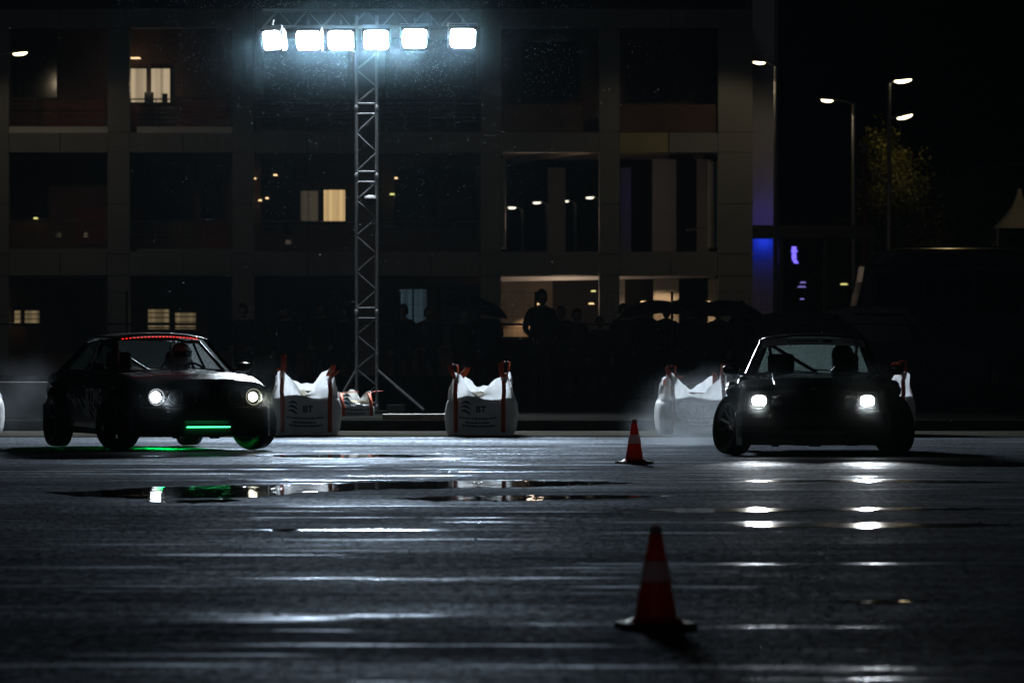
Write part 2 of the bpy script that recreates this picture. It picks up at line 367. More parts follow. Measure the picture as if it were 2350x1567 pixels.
g = MB(); g.box(-300, 300, 73.5, 77.8, -.3, .012); tag(g.build('gutter_strip', M['gutter']), 'pale wet concrete strip before the kerb', 'pavement', kind='structure', )
g = MB()
for i in range(-30, 31): g.box(i*1.0+.006, (i+1)*1.0-.006, 77.8, 77.95, -.2, .155)
g.build('kerb', M['kerb'], bevel=.012)['kind'] = 'structure'
bpy.data.objects['kerb']['label'] = 'dark kerb of short stones behind the concrete strip'; bpy.data.objects['kerb']['category'] = 'kerb'
g = MB(); g.box(-1500, 1500, 77.95, 3000, -.3, .14); tag(g.build('verge_ground', M['verge']), 'dark raised ground behind the kerb', 'ground', kind='structure')

# ------------------------------------------------------------------ helpers for small figures
def skin_mesh(name, verts, edges, rad, sub=1):
    me = bpy.data.meshes.new(name); me.from_pydata(verts, edges, []); o = bpy.data.objects.new(name, me); C.objects.link(o)
    md = o.modifiers.new('s', 'SKIN'); md.use_smooth_shade = True
    for i, r in enumerate(rad):
        rr = r if isinstance(r, tuple) else (r, r); me.skin_vertices[0].data[i].radius = rr
    me.skin_vertices[0].data[0].use_root = True
    o.modifiers.new('u', 'SUBSURF').levels = sub; o.modifiers['u'].render_levels = sub
    bpy.context.view_layer.update()
    out = bpy.data.meshes.new_from_object(o.evaluated_get(bpy.context.evaluated_depsgraph_get()))
    bpy.data.objects.remove(o); out.name = name; return out
def head_mb(o, s=1.0, face=(0, -1)):
    """egg-shaped head with brow, nose, chin, ears; face towards -y"""
    m = MB(); rows = []
    for i in range(13):
        t = pi*i/12; row = []
        for k in range(16):
            a = 2*pi*k/16; x = sin(t)*cos(a)*.075; y = sin(t)*sin(a)*.095; z = cos(t)*.118
            if z < -.02: x *= 1-.25*(-z-.02)/.1; y = y*(1-.12*(-z-.02)/.1) - (.012 if y < 0 else 0)
            if y < 0 and abs(x) < .02 and -.03 < z < .035: y -= .022*(1-abs(x)/.02*.6)*(.7-z*9 if z > 0 else 1)
            if y < -.05 and .012 < abs(x) < .045 and .0 < z < .04: y += .010
            row.append((o[0]+x*s, o[1]+y*s, o[2]+z*s))
        rows.append(row)
    m.grid(rows, True)
    for sx in (-1, 1): m.lathe([(.001, -.008), (.022, -.006), (.026, .002), (.001, .006)], 'X', 10, (o[0]+sx*.078*s, o[1]+.012, o[2]-.005))
    return m
def hand(mb, w, d, up, s=1.0):
    """palm and five fingers from wrist w along d"""
    d = Vector(d).normalized(); u = Vector(up).normalized(); q = d.cross(u).normalized(); w = Vector(w)
    mb.tube([w, w+d*.04*s, w+d*.085*s], [.024*s, .036*s, .032*s], 8)
    for i, (off, ln) in enumerate(((-.028, .065), (-.010, .078), (.010, .072), (.027, .056))):
        b = w+d*.08*s+q*off*s; mb.tube([b, b+d*ln*.5*s+u*.006, b+d*ln*.8*s-u*.018*s, b+d*ln*.85*s-u*.035*s], [.0095*s, .009*s, .008*s, .006*s], 6)
    b = w+d*.025*s-q*.030*s; mb.tube([b, b+d*.03*s-q*.022*s, b+d*.06*s-q*.022*s-u*.012*s], [.012*s, .011*s, .008*s], 6)
def person(label, loc, rz, coat, h=1.75, arms='down', hat=None, group=None, lean=0):
    r = thing('person', label, 'person', loc, rz, group); k = h/1.75
    A = {'down': [(.235, .01, 1.16), (.24, -.05, .92)], 'pocket': [(.27, .05, 1.15), (.19, -.12, 1.0)], 'up': [(.26, -.06, 1.20), (.16, -.26, 1.36)], 'hold': [(.24, -.04, 1.17), (.13, -.24, 1.28)]}
    la = A[arms if arms != 'hold' else 'hold']; ra = A['down' if arms == 'hold' else arms]
    V = [(0, 0, .96), (0, .01, 1.12), (0, .012, 1.30), (0, .012, 1.44), (0, .0, 1.54),
         (.19, .01, 1.42), la[0], la[1], (-.19, .01, 1.42), (-ra[0][0], ra[0][1], ra[0][2]), (-ra[1][0], ra[1][1], ra[1][2]),
         (.10, 0, .88), (.115, -.015, .50), (.12, .02, .10), (.125, -.10, .045), (-.10, 0, .88), (-.125, -.015, .50), (-.13, .02, .10), (-.14, -.10, .045)]
    E = [(0, 1), (1, 2), (2, 3), (3, 4), (3, 5), (5, 6), (6, 7), (3, 8), (8, 9), (9, 10), (0, 11), (11, 12), (12, 13), (13, 14), (0, 15), (15, 16), (16, 17), (17, 18)]
    Rr = [(.155, .12), (.15, .115), (.17, .125), (.12, .09), .055, .075, .055, .036, .075, .055, .036, .095, .062, .048, .042, .095, .062, .048, .042]
    V = [(x*k+lean*z*.1, y*k, z*k) for x, y, z in V]
    me = skin_mesh('body', V, E, [tuple(q*k for q in x) if isinstance(x, tuple) else x*k for x in Rr])
    me.materials.clear()
    for q in (M['trouser'], coat, M['skin']): me.materials.append(q)
    for p in me.polygons:
        p.material_index = 0 if p.center.z < .84*k and abs(p.center.x) < .22*k else (2 if p.center.z > 1.49*k else 1)
    b = bpy.data.objects.new('body', me); C.objects.link(b); b.parent = r
    hm = head_mb((lean*.16, -.02*k, 1.64*k), k)
    for V7, sx in ((V[7], 1), (V[10], -1)):
        pv = Vector(V[6] if sx > 0 else V[9]); h1 = MB(); hand(h1, V7, Vector(V7)-pv, (0, -1, .3), k); h1.build('hand', M['skin'], r, smooth=60)
    hd = hm.build('head', M['skin'], r, smooth=60)
    # coat that hangs over hips, hair or hood
    c = MB(); rows = []
    for z, rx, ry in ((.74, .20, .15), (.9, .205, .155), (1.08, .185, .14), (1.26, .20, .15), (1.40, .195, .125), (1.47, .12, .095), (1.50, .075, .075)):
        rows.append([(rx*cos(2*pi*i/18)*k*(1+.03*sin(5*i+z*9))+lean*z*.1*k, .01+ry*sin(2*pi*i/18)*k*(1+.03*sin(4*i)), z*k) for i in range(18)])
    c.grid(rows, True); c.build('coat', coat, r, smooth=50)
    hh = MB(); rows = []; hood = hat == 'hood'; q = 1.22 if hood else 1.07
    for i in range(9):
        t = pi*.62*i/8
        rows.append([(sin(t)*cos(2*pi*j/16)*.078*q*k+lean*.16, -.012*k+(sin(t)*sin(2*pi*j/16)*.098*q*k)*(1 if sin(2*pi*j/16) > -.2 or t < 1.0 else .6), 1.645*k+cos(t)*.122*q*k) for j in range(16)])
    hh.grid(rows, True); hh.build('hood' if hood else 'hair', coat if hood else M['hair'], r, smooth=60)
    return r

# ------------------------------------------------------------------ cars
def make_wheel(car, x, y, r, wd, steer, camber, rimmat, spokes=5, label=None):
    """wheel with its outer face towards +y; right-hand ones are turned round"""
    side = 1 if y > 0 else -1
    e = empty('wheel', (x, y, r*cos(R(camber))+.004), 0, car)
    e.rotation_euler = (R(-camber*side*-1) if False else R(camber)*(1 if side > 0 else 1)*side*1.0, 0, R(steer))
    if label: e['label'] = label
    t = MB(); hw = wd/2; rr = r*.70
    t.lathe([(rr, -hw*.82), (rr+.02, -hw*.98), (r*.86, -hw*1.06), (r*.955, -hw*.95), (r*.992, -hw*.72), (r, -hw*.3), (r, hw*.3), (r*.992, hw*.72), (r*.955, hw*.95), (r*.86, hw*1.06), (rr+.02, hw*.98), (rr, hw*.82)], 'Y', 48)
    for gz in (-.45, -.15, .15, .45):           # tread grooves
        t.lathe([(r*1.001, hw*(gz-.03)), (r*1.006, hw*gz), (r*1.001, hw*(gz+.03))], 'Y', 48)
    tb = t.build('tyre', M['rubber'], e, smooth=40)
    m = MB(); m.lathe([(rr-.004, -hw*.84), (rr+.012, -hw*.9), (rr+.006, -hw*.8), (rr-.022, -hw*.6), (rr-.03, hw*.1), (rr-.018, hw*.66), (rr+.004, hw*.80), (rr+.014, hw*.92), (rr-.002, hw*.88), (rr-.024, hw*.66)], 'Y', 48)
    f = hw*.45*1
    m.lathe([(.001, f-.02), (.055, f-.02), (.065, f-.05), (.055, f-.085), (.001, f-.09)], 'Y', 24)
    m.lathe([(.001, f-.005), (.028, f-.01), (.03, f-.03)], 'Y', 16)
    for k in range(spokes):
        for dv in ((-.13, .13) if spokes <= 5 else (0,)):
            a = 2*pi*k/spokes+.3; a2 = a+dv; c0, s0, c1, s1 = cos(a), sin(a), cos(a2), sin(a2)
            p0 = Vector((c0*.045, f-.045, s0*.045)); p1 = Vector((c1*(rr-.02), f+.012, s1*(rr-.02)))
            q0 = Vector((-s0, 0, c0))*.018; q1 = Vector((-s1, 0, c1))*.013; d = Vector((0, .022, 0))
            m.prism([p0-q0-d, p0+q0-d, p0+q0+d, p0-q0+d], [p1-q1-d*.6, p1+q1-d*.6, p1+q1+d*.6, p1-q1+d*.6])
    for k in range(5):
        a = 2*pi*k/5; m.lathe([(.001, f-.008), (.009, f-.012), (.009, f-.03)], 'Y', 8, (cos(a)*.042, 0, sin(a)*.042))
    m.build('rim', rimmat, e, smooth=35)
    bdisc = MB(); bdisc.lathe([(.07, f-.11), (.135, f-.11), (.137, f-.13), (.07, f-.13)], 'Y', 32)
    bdisc.build('brake_disc', M['darkmetal'], e, smooth=40)
    if side < 0: e.rotation_euler.z += pi
    e.rotation_euler.x = R(camber)
    return e
def make_car(car, p):
    fa, ra = p['fa'], -p['fa']; AR = p['arch']; r = p['r']; hw = p['hw']; fl = p['flare']; pm = p['paint']
    xs = []; x = p['xr']
    while x < p['xf']-1e-6: xs.append(x); x += .05
    xs.append(p['xf'])
    def lerp(t, tab):
        for (a, b), (c, d) in zip(tab, tab[1:]):
            if t <= c: return b+(d-b)*max(0, (t-a))/(c-a)
        return tab[-1][1]
    def half(x):
        zt = lerp(x, p['top']); zw = lerp(x, p['waist']); zl = lerp(x, p['low']); sw = lerp(x, p['plan'])*hw
        f = 0
        for ax in (fa, ra):
            dx = abs(x-ax)
            if dx < AR: zl = max(zl, p['az']+sqrt(AR*AR-dx*dx))
            q = max(0, 1-max(0, dx-AR*.55)/(AR*.62)); q = q*q*(3-2*q); f = max(f, fl*q*(1.0 if ax == fa else p['rflare']))
        zm = min(zw-.10, max(.52, zl+.05)); zl = min(zl, zw-.14)
        return [(sw+f*1.0-.012, zl), (sw+f+.006, zl+.025), (sw+f*.85+.010, max(zl+.05, min(zm, .48))), (sw+f*.25+.004, max(zl+.075, min(zw-.12, .60))), (sw-.008, zw-.06), (sw-.022, zw-.018), (sw-.06, zw+.004), (sw*.80, zt-.018), (sw*.55, zt-.004), (sw*.535, zt+.006), (sw*.25, zt+.012), (0, zt+.010)]
    b = MB(); rows = []
    for x in xs:
        h = half(x); rows.append([(x, -y, z) for y, z in h] + [(x, y, z) for y, z in h[-2::-1]])
    b.grid(rows)
    n = len(rows[0]); b.f.append(tuple(range(len(b.v)-n, len(b.v)))); b.m.append(0); b.f.append(tuple(range(n))); b.m.append(0)
    body = b.build('body', pm, car, smooth=28)
    # inner arches, floor and hanging bits that show under the sills
    u = MB(); u.box(ra+AR, fa-AR, -hw*.93, hw*.93, p['sill']-.03, .45); u.box(p['xr']+.1, p['xf']-.1, -hw*.62, hw*.62, p['sill']+.02, .62)
    u.box(ra-.05, ra+.05, -.7, .7, .26, .36); u.box(fa-.06, fa+.06, -.72, .72, .25, .34)
    for i in range(26):
        y = random.uniform(-.66, .66); xx = random.choice([p['xf']-.2, fa-.4, 0, -.4]); s = random.uniform(.02, .05)
        u.box(xx-s, xx+s, y-s*1.6, y+s*1.6, p['sill']-random.uniform(.035, .06), p['sill']+.05)
    u.build('underbody', M['plastic'], car, bevel=.01)
    # bumper: plan outline carried round the nose, open in the middle for the cooler
    def outline(off, ys):
        out = []
        for y in ys:
            t = abs(y)/(hw+.02); x = p['xf']+.10-.10*t**3.2 - (0.20*(max(0, t-.88)/.12)**2 if t > .88 else 0)
            out.append((x+off, y))
        return out
    def bar(mb, y0, y1, z0, z1, off0=0, off1=0, th=.10, n=24):
        ys = [y0+(y1-y0)*i/n for i in range(n+1)]
        a = outline(off0, ys); c = outline(off1, ys); rows = []
        for (xa, ya), (xc, yc) in zip(a, c): rows.append([(xa-th, ya, z0), (xa, ya, z0), (xc, yc, z1), (xc-th, yc, z1)])
        mb.grid([list(q) for q in rows], True); k = len(mb.v); mb.f.append(tuple(range(k-4, k))); mb.m.append(0); s0 = k-4*(n+1); mb.f.append((s0+3, s0+2, s0+1, s0)); mb.m.append(0)
    W = hw+.004; bm = MB(); z0, z1, z2, z3 = p['bump']; g = p['gap']
    bar(bm, -W, W, z2, z3, .03, .02); bar(bm, -W, W, z0, z1, .05, .035)
    bar(bm, -W, -g, z1+.001, z2-.001, .034, .029, n=10); bar(bm, g, W, z1+.001, z2-.001, .034, .029, n=10)
    bar(bm, -W*.985, W*.985, z3+.001, z3+.014, .012, .006)
    for s in (-1, 1):   # bumper sides back to the wheel opening
        bm.box(fa+AR+.02, p['xf']-.16, s*(hw-.02)-.02, s*(hw-.02)+.02, z0+.03, z3-.01)
    bm.build('front_bumper', M['plastic'], car, smooth=35)
    it = MB(); xi = p['xf']+.045
    it.box(xi-.05, xi, -g+.004, g-.004, z1+.004, z2-.004)
    it.build('intercooler', M['ink'], car)
    sl = MB(); nsl = p['slats']
    for i in range(nsl):
        z = z1+.012+(z2-z1-.024)*(i+.5)/nsl; sl.tube([(xi+.012, -g+.006, z), (xi+.012, g-.006, z)], .0035, 6)
    sl.build('intercooler_fins', M['alu'], bpy.data.objects['intercooler'] if False else car)
    # grille panel
    gx = p['xf']+.004; gm = MB(); gw = p['gw']
    gm.box(gx-.03, gx+.012, -p['pw'], p['pw'], p['hz']-.105, p['gt']); gm.build('front_panel', M['plastic'], car, bevel=.006)
    gr = MB()
    for i in range(9):
        z = p['hz']-.085+i*(p['gt']-p['hz']+.075)/9; gr.box(gx+.014, gx+.022, -gw, gw, z, z+.006)
    gr.build('grille', M['darkmetal'], car)
    for s in (-1, 1):
        kd = MB(); fr = []
        for t in range(20):
            a = 2*pi*t/20; c, q = cos(a), sin(a); fr.append((gx+.03, s*.062+math.copysign(abs(c)**.45, c)*.052, p['hz']+.01+math.copysign(abs(q)**.45, q)*.085))
        kd.tube(fr+[fr[0]], .006, 6)
        for i in range(7):
            y = s*.062-.042+i*.014; kd.box(gx+.022, gx+.028, y-.002, y+.002, p['hz']-.06, p['hz']+.08)
        kd.build('kidney_grille', M['darkmetal'], car, smooth=40)
    for o in (0, 1):    # four lamps: outer pair lit
        for s in (-1, 1):
            y = s*p['ly'][o]; hl = None
            if p['round']:
                rr = .092 if o == 0 else .078; hx = gx+.016
                hm = MB(); hm.lathe([(rr+.010, -.03), (rr+.012, .016), (rr+.004, .022), (rr-.004, .014), (rr-.02, -.01)], 'X', 32, (hx, y, p['hz']))
                hl = hm.build('headlight', M['plastic'], car, smooth=40)
                lm = MB(); lm.disc(rr-.006, 'X', 32, (hx, y, p['hz']), .012); ml = lm.build('lens', p['lm'][s] if o == 0 and False else M['darkmetal'], hl, smooth=60)
                if o == 0:
                    lb = MB(); lb.disc(p['lr'][s], 'X', 28, (hx+.014, y-.012, p['hz']), .022); lb.build('lamp', p['lm'][s], hl, smooth=60)
            else:
                a, c = (.080, .060) if o == 0 else (.07, .06); hx = gx+.016
                def rect(a, c, x): return [(x, y+math.copysign(abs(cos(t))**.62, cos(t))*a, p['hz']+math.copysign(abs(sin(t))**.62, sin(t))*c) for t in [2*pi*i/28+.01 for i in range(28)]]
                hm = MB(); hm.grid([rect(a+.012, c+.012, hx-.03), rect(a+.012, c+.012, hx+.01), rect(a, c, hx+.014), rect(a-.006, c-.006, hx-.01)], True)
                hl = hm.build('headlight', M['plastic'], car, smooth=40)
                lm = MB(); lm.grid([rect(a-.008, c-.006, hx+.002), rect(a*.6, c*.6, hx+.010), rect(.002, .002, hx+.012)], True)
                lm.build('lens', p['lm'][s] if o == 0 else M['chrome'], hl, smooth=60)
    # greenhouse
    A, Bx, Rf, Rr, zb, ze, zc, wb, wt = p['A'], p['B'], p['Rf'], p['Rr'], p['zb'], p['ze'], p['zc'], p['wb'], p['wt']
    def camb(y, e, c, w): return c-(c-e)*abs(y/w)**2.6
    roof = MB(); rows = []
    N = 16
    for i in range(19):
        t = i/18; x = Rf+(Rr-Rf)*t; drop = .018*(1-min(1, t*5))**2+.05*max(0, (t-.6)/.4)**2; ww = wt*(1-.02*abs(t-.4)); row = []
        for k in range(N+1):
            y = -ww+2*ww*k/N; row.append((x-.03*(y/ww)**2*(1 if t < .5 else -1), y, camb(y, ze, zc, ww)-drop))
        rows.append(row)
    roof.grid(rows); roof.build('roof', pm, car, smooth=40, solid=.022)
    def pil(a, b2, wx, wy=.03, wx2=None):     # post between points, wx wide along the car
        wx2 = wx2 or wx; return ([(a[0]-wx/2, a[1]-wy/2, a[2]), (a[0]+wx/2, a[1]-wy/2, a[2]), (a[0]+wx/2, a[1]+wy/2, a[2]), (a[0]-wx/2, a[1]+wy/2, a[2])],
                [(b2[0]-wx2/2, b2[1]-wy/2, b2[2]), (b2[0]+wx2/2, b2[1]-wy/2, b2[2]), (b2[0]+wx2/2, b2[1]+wy/2, b2[2]), (b2[0]-wx2/2, b2[1]+wy/2, b2[2])])
    pl = MB(); zr = ze-.012
    for s in (-1, 1):
        pl.prism(*pil((A-.02, s*(wb+.005), zb-.03), (Rf-.015, s*(wt-.008), zr), .075, .05, .055))
        pl.prism(*pil((Bx, s*(wb+.012), zb-.03), (Bx-.04, s*(wt-.004), zr), .07, .03, .05))
        pl.prism(*pil((p['Cb']-.10, s*(wb-.01), zb-.03), (Rr+.10, s*(wt-.02), zr-.045), .30, .04, .26))
        pl.prism([(A, s*(wb+.02), zb-.03), (p['Cb'], s*(wb+.01), zb-.03), (p['Cb'], s*(wb-.02), zb-.03), (A, s*(wb-.02), zb-.03)], [(A, s*(wb+.016), zb+.012), (p['Cb'], s*(wb+.006), zb+.012), (p['Cb'], s*(wb-.02), zb+.012), (A, s*(wb-.02), zb+.012)])
    pl.build('window_pillars', pm, car, bevel=.008)
    def pane(name, m, b0, b1, t0, t1, bow=0, sol=0, rows_n=6, cols=10):
        g = MB(); rows = []
        for i in range(rows_n+1):
            t = i/rows_n; row = []
            for k in range(cols+1):
                q = k/cols; pb = Vector(b0).lerp(Vector(b1), q); pt = Vector(t0).lerp(Vector(t1), q); v = pb.lerp(pt, t); v.x += bow*(1-(2*q-1)**2); v.z += (abs(bow)*.3)*t*(1-(2*q-1)**2); row.append(v)
            rows.append(row)
        g.grid(rows); return g.build(name, m, car, smooth=60)
    pane('windscreen', M['windscreen'], (A+.01, -wb+.02, zb), (A+.01, wb-.02, zb), (Rf+.0, -wt+.03, ze-.012), (Rf+.0, wt-.03, ze-.012), .09)
    pane('rear_window', p['rg'], (p['Cb']-.12, -wb+.10, zb+.02), (p['Cb']-.12, wb-.10, zb+.02), (Rr-.005, -wt+.06, ze-.05), (Rr-.005, wt-.06, ze-.05), -.05)
    for s in (-1, 1):
        sg_ = M['sideglass'] if s > 0 else M['tintglass']
        pane('side_window', sg_, (A-.08, s*(wb), zb), (Bx+.035, s*(wb), zb), (Rf-.06, s*(wt-.01), zr), (Bx, s*(wt-.01), zr))
        pane('side_window', sg_, (Bx-.035, s*(wb), zb), (p['Cb']+.04, s*(wb-.01), zb), (Bx-.07, s*(wt-.01), zr), (Rr+.22, s*(wt-.02), zr-.03))
    # dashboard, seats, roll cage
    d = MB(); d.box(A-.42, A-.12, -wb+.06, wb-.06, zb-.08, zb+.015); d.build('dashboard', M['plastic'], car, bevel=.02)
    for s in (-1, 1):
        st = MB(); st.box(-.33, -.22, s*.36-.21, s*.36+.21, .5, zb+.02); st.box(-.30, -.20, s*.36-.15, s*.36+.15, zb+.0, zb+.22); st.build('bucket_seat', M['plastic'], car, bevel=.04)
    rc = MB(); y1 = wt-.06; cr = .02
    rc.tube([(-.45, -wb+.09, .6), (-.45, -wb+.09, zb), (-.45, -y1, ze-.05), (-.45, -y1+.1, ze-.015), (-.45, y1-.1, ze-.015), (-.45, y1, ze-.05), (-.45, wb-.09, zb), (-.45, wb-.09, .6)], cr)
    rc.tube([(-.45, -y1+.02, ze-.06), (-.45, wb*.3, zb-.1)], cr)
    for s in (-1, 1):
        rc.tube([(-.45, s*y1, ze-.05), (Rf-.06, s*y1, ze-.05), (A-.12, s*(wb-.08), zb), (A-.14, s*(wb-.08), .6)], cr); rc.tube([(-.45, s*(y1-.02), ze-.06), (p['Cb']+.02, s*.45, zb-.02)], cr)
    rc.build('roll_cage', M['plastic'], car, smooth=50)
    # mirrors, shut lines, handles, wipers
    for s in (-1, 1):
        mb = MB(); c = (A-.16, s*(wb+.17), zb+.045); rows = []
        for i in range(9):
            t = pi*i/8; rows.append([(c[0]+cos(t)*.045, c[1]+math.copysign(abs(cos(2*pi*k/16))**.75, cos(2*pi*k/16))*sin(t)**.6*.095, c[2]+math.copysign(abs(sin(2*pi*k/16))**.75, sin(2*pi*k/16))*sin(t)**.6*.055) for k in range(16)])
        mb.grid(rows, True); mb.tube([(A-.15, s*(wb+.0), zb-.005), (c[0], s*(wb+.12), zb+.02)], .022)
        mb.build('side_mirror', M['paint_black'], car, smooth=60)
        dl = MB(); yy = hw+.0045
        hd = MB(); hd.box(Bx+.10, Bx+.26, s*(hw+.006), s*(hw+.022), .72, .745); hd.build('door_handle', M['plastic'], car, bevel=.006)
    wp = MB(); wp.tube([(A+.10, .1, zb+.01), (A+.0, -.42, zb+.05)], .007, 5); wp.tube([(A+.07, .55, zb+.01), (A+.04, .02, zb+.05)], .007, 5); wp.build('wiper', M['plastic'], car)
    # rear end
    tl = MB(); tl.box(p['xr']-.05, p['xr']+.01, -.76, .76, .33, .50); tl.build('rear_bumper', pm, car, bevel=.02)
    for s in (-1, 1):
        q = MB(); q.box(p['xr']-.012, p['xr']+.01, s*.52-.16, s*.52+.16, .60, .74); q.build('tail_light', M['redpanel'], car, bevel=.01)
    for ax, dy, st, lab in ((fa, p['tf'], p['steer'], 0), (ra, p['tr'], 0, 0)):
        for s in (-1, 1):
            make_wheel(car, ax, s*dy, r, p['tw'], st, p['camber'] if ax == fa else p['camber']*.5, p['rim'], p['spokes'])
    return body

CA = dict(rg=thin('dim_wet_rear_glass', (.30, .40, .40), .03, .04, (.3, .34, .34)), fa=1.285, arch=.375, r=.312, hw=.80, flare=.085, rflare=1.25, az=.33, paint=M['paint_green'], xf=2.0, xr=-2.12, sill=.20,
    top=[(-2.12, .86), (-1.95, .915), (-1.5, .93), (-1.0, .90), (.6, .895), (.95, .905), (1.5, .865), (1.85, .80), (2.0, .735)],
    waist=[(-2.12, .83), (-1.9, .875), (-1.2, .885), (.9, .875), (1.5, .835), (1.88, .765), (2.0, .70)],
    low=[(-2.12, .34), (-1.7, .24), (1.6, .20), (2.0, .22)], plan=[(-2.12, .90), (-1.7, .97), (-1.0, 1.0), (1.0, 1.0), (1.6, .975), (1.9, .95), (2.0, .93)],
    bump=(.175, .285, .36, .49), gap=.27, slats=4, gw=.29, pw=.735, hz=.615, gt=.735, ly=(.575, .355), round=True,
    lm={-1: M['head_white'], 1: M['head_yellow']}, lr={-1: .062, 1: .052},
    A=.80, B=-.30, Rf=.20, Rr=-1.02, zb=.90, ze=1.285, zc=1.335, wb=.715, wt=.555, Cb=-1.42,
    tf=.80, tr=.80, steer=22, camber=5, tw=.225, rim=M['darkmetal'], spokes=5)
ca_pos = (-4.17, 66.36, 0.0); ca_yaw = math.atan2(-cos(R(20)), sin(R(20)))
carA = thing('drift_car', 'dark green and black saloon with round headlights, red windscreen light strip and green underglow', 'car', ca_pos, ca_yaw)
make_car(carA, CA)
led = MB()
for i in range(22):
    t = -1+2*(i+.5)/22; led.box(.205+.085*(1-t*t), .222+.085*(1-t*t), t*.47-.009, t*.47+.009, 1.262+.028*(1-t*t), 1.275+.028*(1-t*t))
led.build('red_light_strip', M['red_led'], carA)
led = MB(); led.box(2.156, 2.166, -.255, .255, .272, .283); o = led.build('green_light_strip', M['green_led'], carA)
gt = MB(); gt.tube([(-.65, -.62, .19), (.55, -.62, .19)], .012, 6); gt.tube([(-.65, .62, .19), (.55, .62, .19)], .012, 6); gt.tube([(-.3, 0, .175), (.80, 0, .175)], .010, 6)
gt.build('underglow_tube', M['green_under'], carA)
# door lettering and the torn livery strokes
body_y = -(CA['hw']+.017)
mx = Matrix.Translation((.28, body_y, .60)) @ Matrix.Rotation(R(90), 4, 'X')
text_mesh('door_lettering', 'RTMG', .25, M['grey_decal'], carA, mx @ Matrix.Diagonal((1.0, 1, 1, 1)), .0012, .006)
dm = MB(); rr = random.Random(3)
for i in range(30):
    x = rr.uniform(-.75, .55); z = .50-.14*(x+.6)+rr.uniform(-.06, .07); l = rr.uniform(.08, .28); t = rr.uniform(.006, .022)
    dm.prism([(x, body_y-.001, z), (x-l, body_y-.001, z+l*.45), (x-l*.9, body_y-.001, z+l*.45+t), (x+.01, body_y-.001, z+t)][::-1], [(x, body_y+.001, z), (x-l, body_y+.001, z+l*.45), (x-l*.9, body_y+.001, z+l*.45+t), (x+.01, body_y+.001, z+t)][::-1])
dm.build('livery_print', M['grey_decal'], carA)
hl = MB()
for s in (-1, 1): hl.tube([(.86, s*.30, .905), (1.3, s*.27, .893), (1.9, s*.22, .79)], .006, 5)
hl.build('bonnet_crease', M['paint_green'], carA, smooth=60)

CB = dict(CA); CB.update(rg=M['backglass'], paint=M['paint_black'], fa=1.35, xf=2.08, xr=-2.2, hw=.835, flare=.13, rflare=1.15, arch=.39, r=.325, az=.35,
    top=[(-2.2, .86), (-1.95, .93), (-1.5, .94), (-1.0, .90), (.7, .885), (1.0, .89), (1.6, .84), (1.95, .775), (2.08, .715)],
    waist=[(-2.2, .83), (-1.9, .88), (-1.2, .885), (1.0, .86), (1.6, .81), (1.95, .735), (2.08, .68)],
    low=[(-2.2, .34), (-1.7, .22), (1.7, .17), (2.08, .20)], plan=[(-2.2, .88), (-1.7, .97), (-1.0, 1.0), (1.0, 1.0), (1.6, .98), (1.9, .93), (2.08, .84)],
    bump=(.125, .215, .335, .475), gap=.35, slats=6, gw=.33, pw=.69, hz=.605, gt=.71, ly=(.585, .40), round=False, lm={-1: M['head_warm'], 1: M['head_warm']},
    A=.88, B=-.32, Rf=.18, Rr=-1.0, zb=.885, ze=1.275, zc=1.322, wb=.74, wt=.575, Cb=-1.45, sill=.155,
    tf=.865, tr=.84, steer=27, camber=7, tw=.235, rim=M['silver'], spokes=10)
cb_pos = (3.33, 62.95+.65, 0); cb_yaw = R(-93.0)
carB = thing('drift_car', 'black wide-arched coupe with rectangular headlights and a pale banner across its windscreen', 'car', (3.372, 63.7, 0), cb_yaw)
carB['group'] = 'drifting cars'; carA['group'] = 'drifting cars'
make_car(carB, CB)
# windscreen banner on the slope of the glass
def bpt(t, q, off=.006):
    A, Rf, zb, ze, wb, wt = CB['A']+.01, CB['Rf'], CB['zb'], CB['ze']-.012, CB['wb']-.02, CB['wt']-.03
    y = (-1+2*t); return Vector((A+(Rf-A)*q+.09*(1-y*y)+off, y*(wb+(wt-wb)*q), zb+(ze-zb)*q+.027*q*(1-y*y)+off))
g = MB(); g.grid([[bpt(t/20, q) for t in range(21)] for q in (.78, .88, .985)]); g.build('windscreen_banner', M['banner'], carB, smooth=60)
sl = math.atan2(CB['ze']-CB['zb'], CB['A']-CB['Rf'])
def on_banner(t, q):
    o = bpt(t, q, .011); u = (bpt(min(1, t+.02), q)-bpt(max(0, t-.02), q)).normalized(); v = (bpt(t, .98)-bpt(t, .80)).normalized(); n = u.cross(v).normalized()
    m = Matrix((u, v, n)).transposed().to_4x4(); m.translation = o; return m
for tt, s_, tx in ((.40, .055, 'Z. ANTONIKA'), (.845, .05, 'Σ.Μ')):
    text_mesh('banner_lettering', tx, s_, M['ink'], carB, on_banner(tt, .88), .0005, .001)
g = MB(); vs = [on_banner(.64, .88) @ Vector((.062*cos(a*pi/12), .03*sin(a*pi/12), .001)) for a in range(24)]; g.add(vs, [tuple(range(24))]); g.build('banner_roundel', M['ink'], carB)
g = MB(); k = 0
for i in range(7):
    for j in range(5):
        mm = on_banner(.90+.012*i, .80+.036*j); g.add([mm @ Vector((a*.007, b*.004, .001)) for a, b in ((-1, -1), (1, -1), (1, 1), (-1, 1))], [(0, 1, 2, 3)])
g.build('banner_checks', M['ink'], carB)
g = MB(); g.lathe([(.001, .012), (.036, .010), (.041, .002), (.041, -.01)], 'X', 24, (2.062, 0, .735)); g.build('bonnet_badge', M['chrome'], carB, smooth=40)
fb = MB()
for s in (-1, 1):
    for i in range(7):
        a = pi*(i+.5)/7; fb.lathe([(.001, .004), (.007, .002), (.009, -.004)], 'Y', 8, (1.35+cos(a)*.43, s*(.835+.11), .35+sin(a)*.40))
fb.build('arch_bolts', M['chrome'], carB)
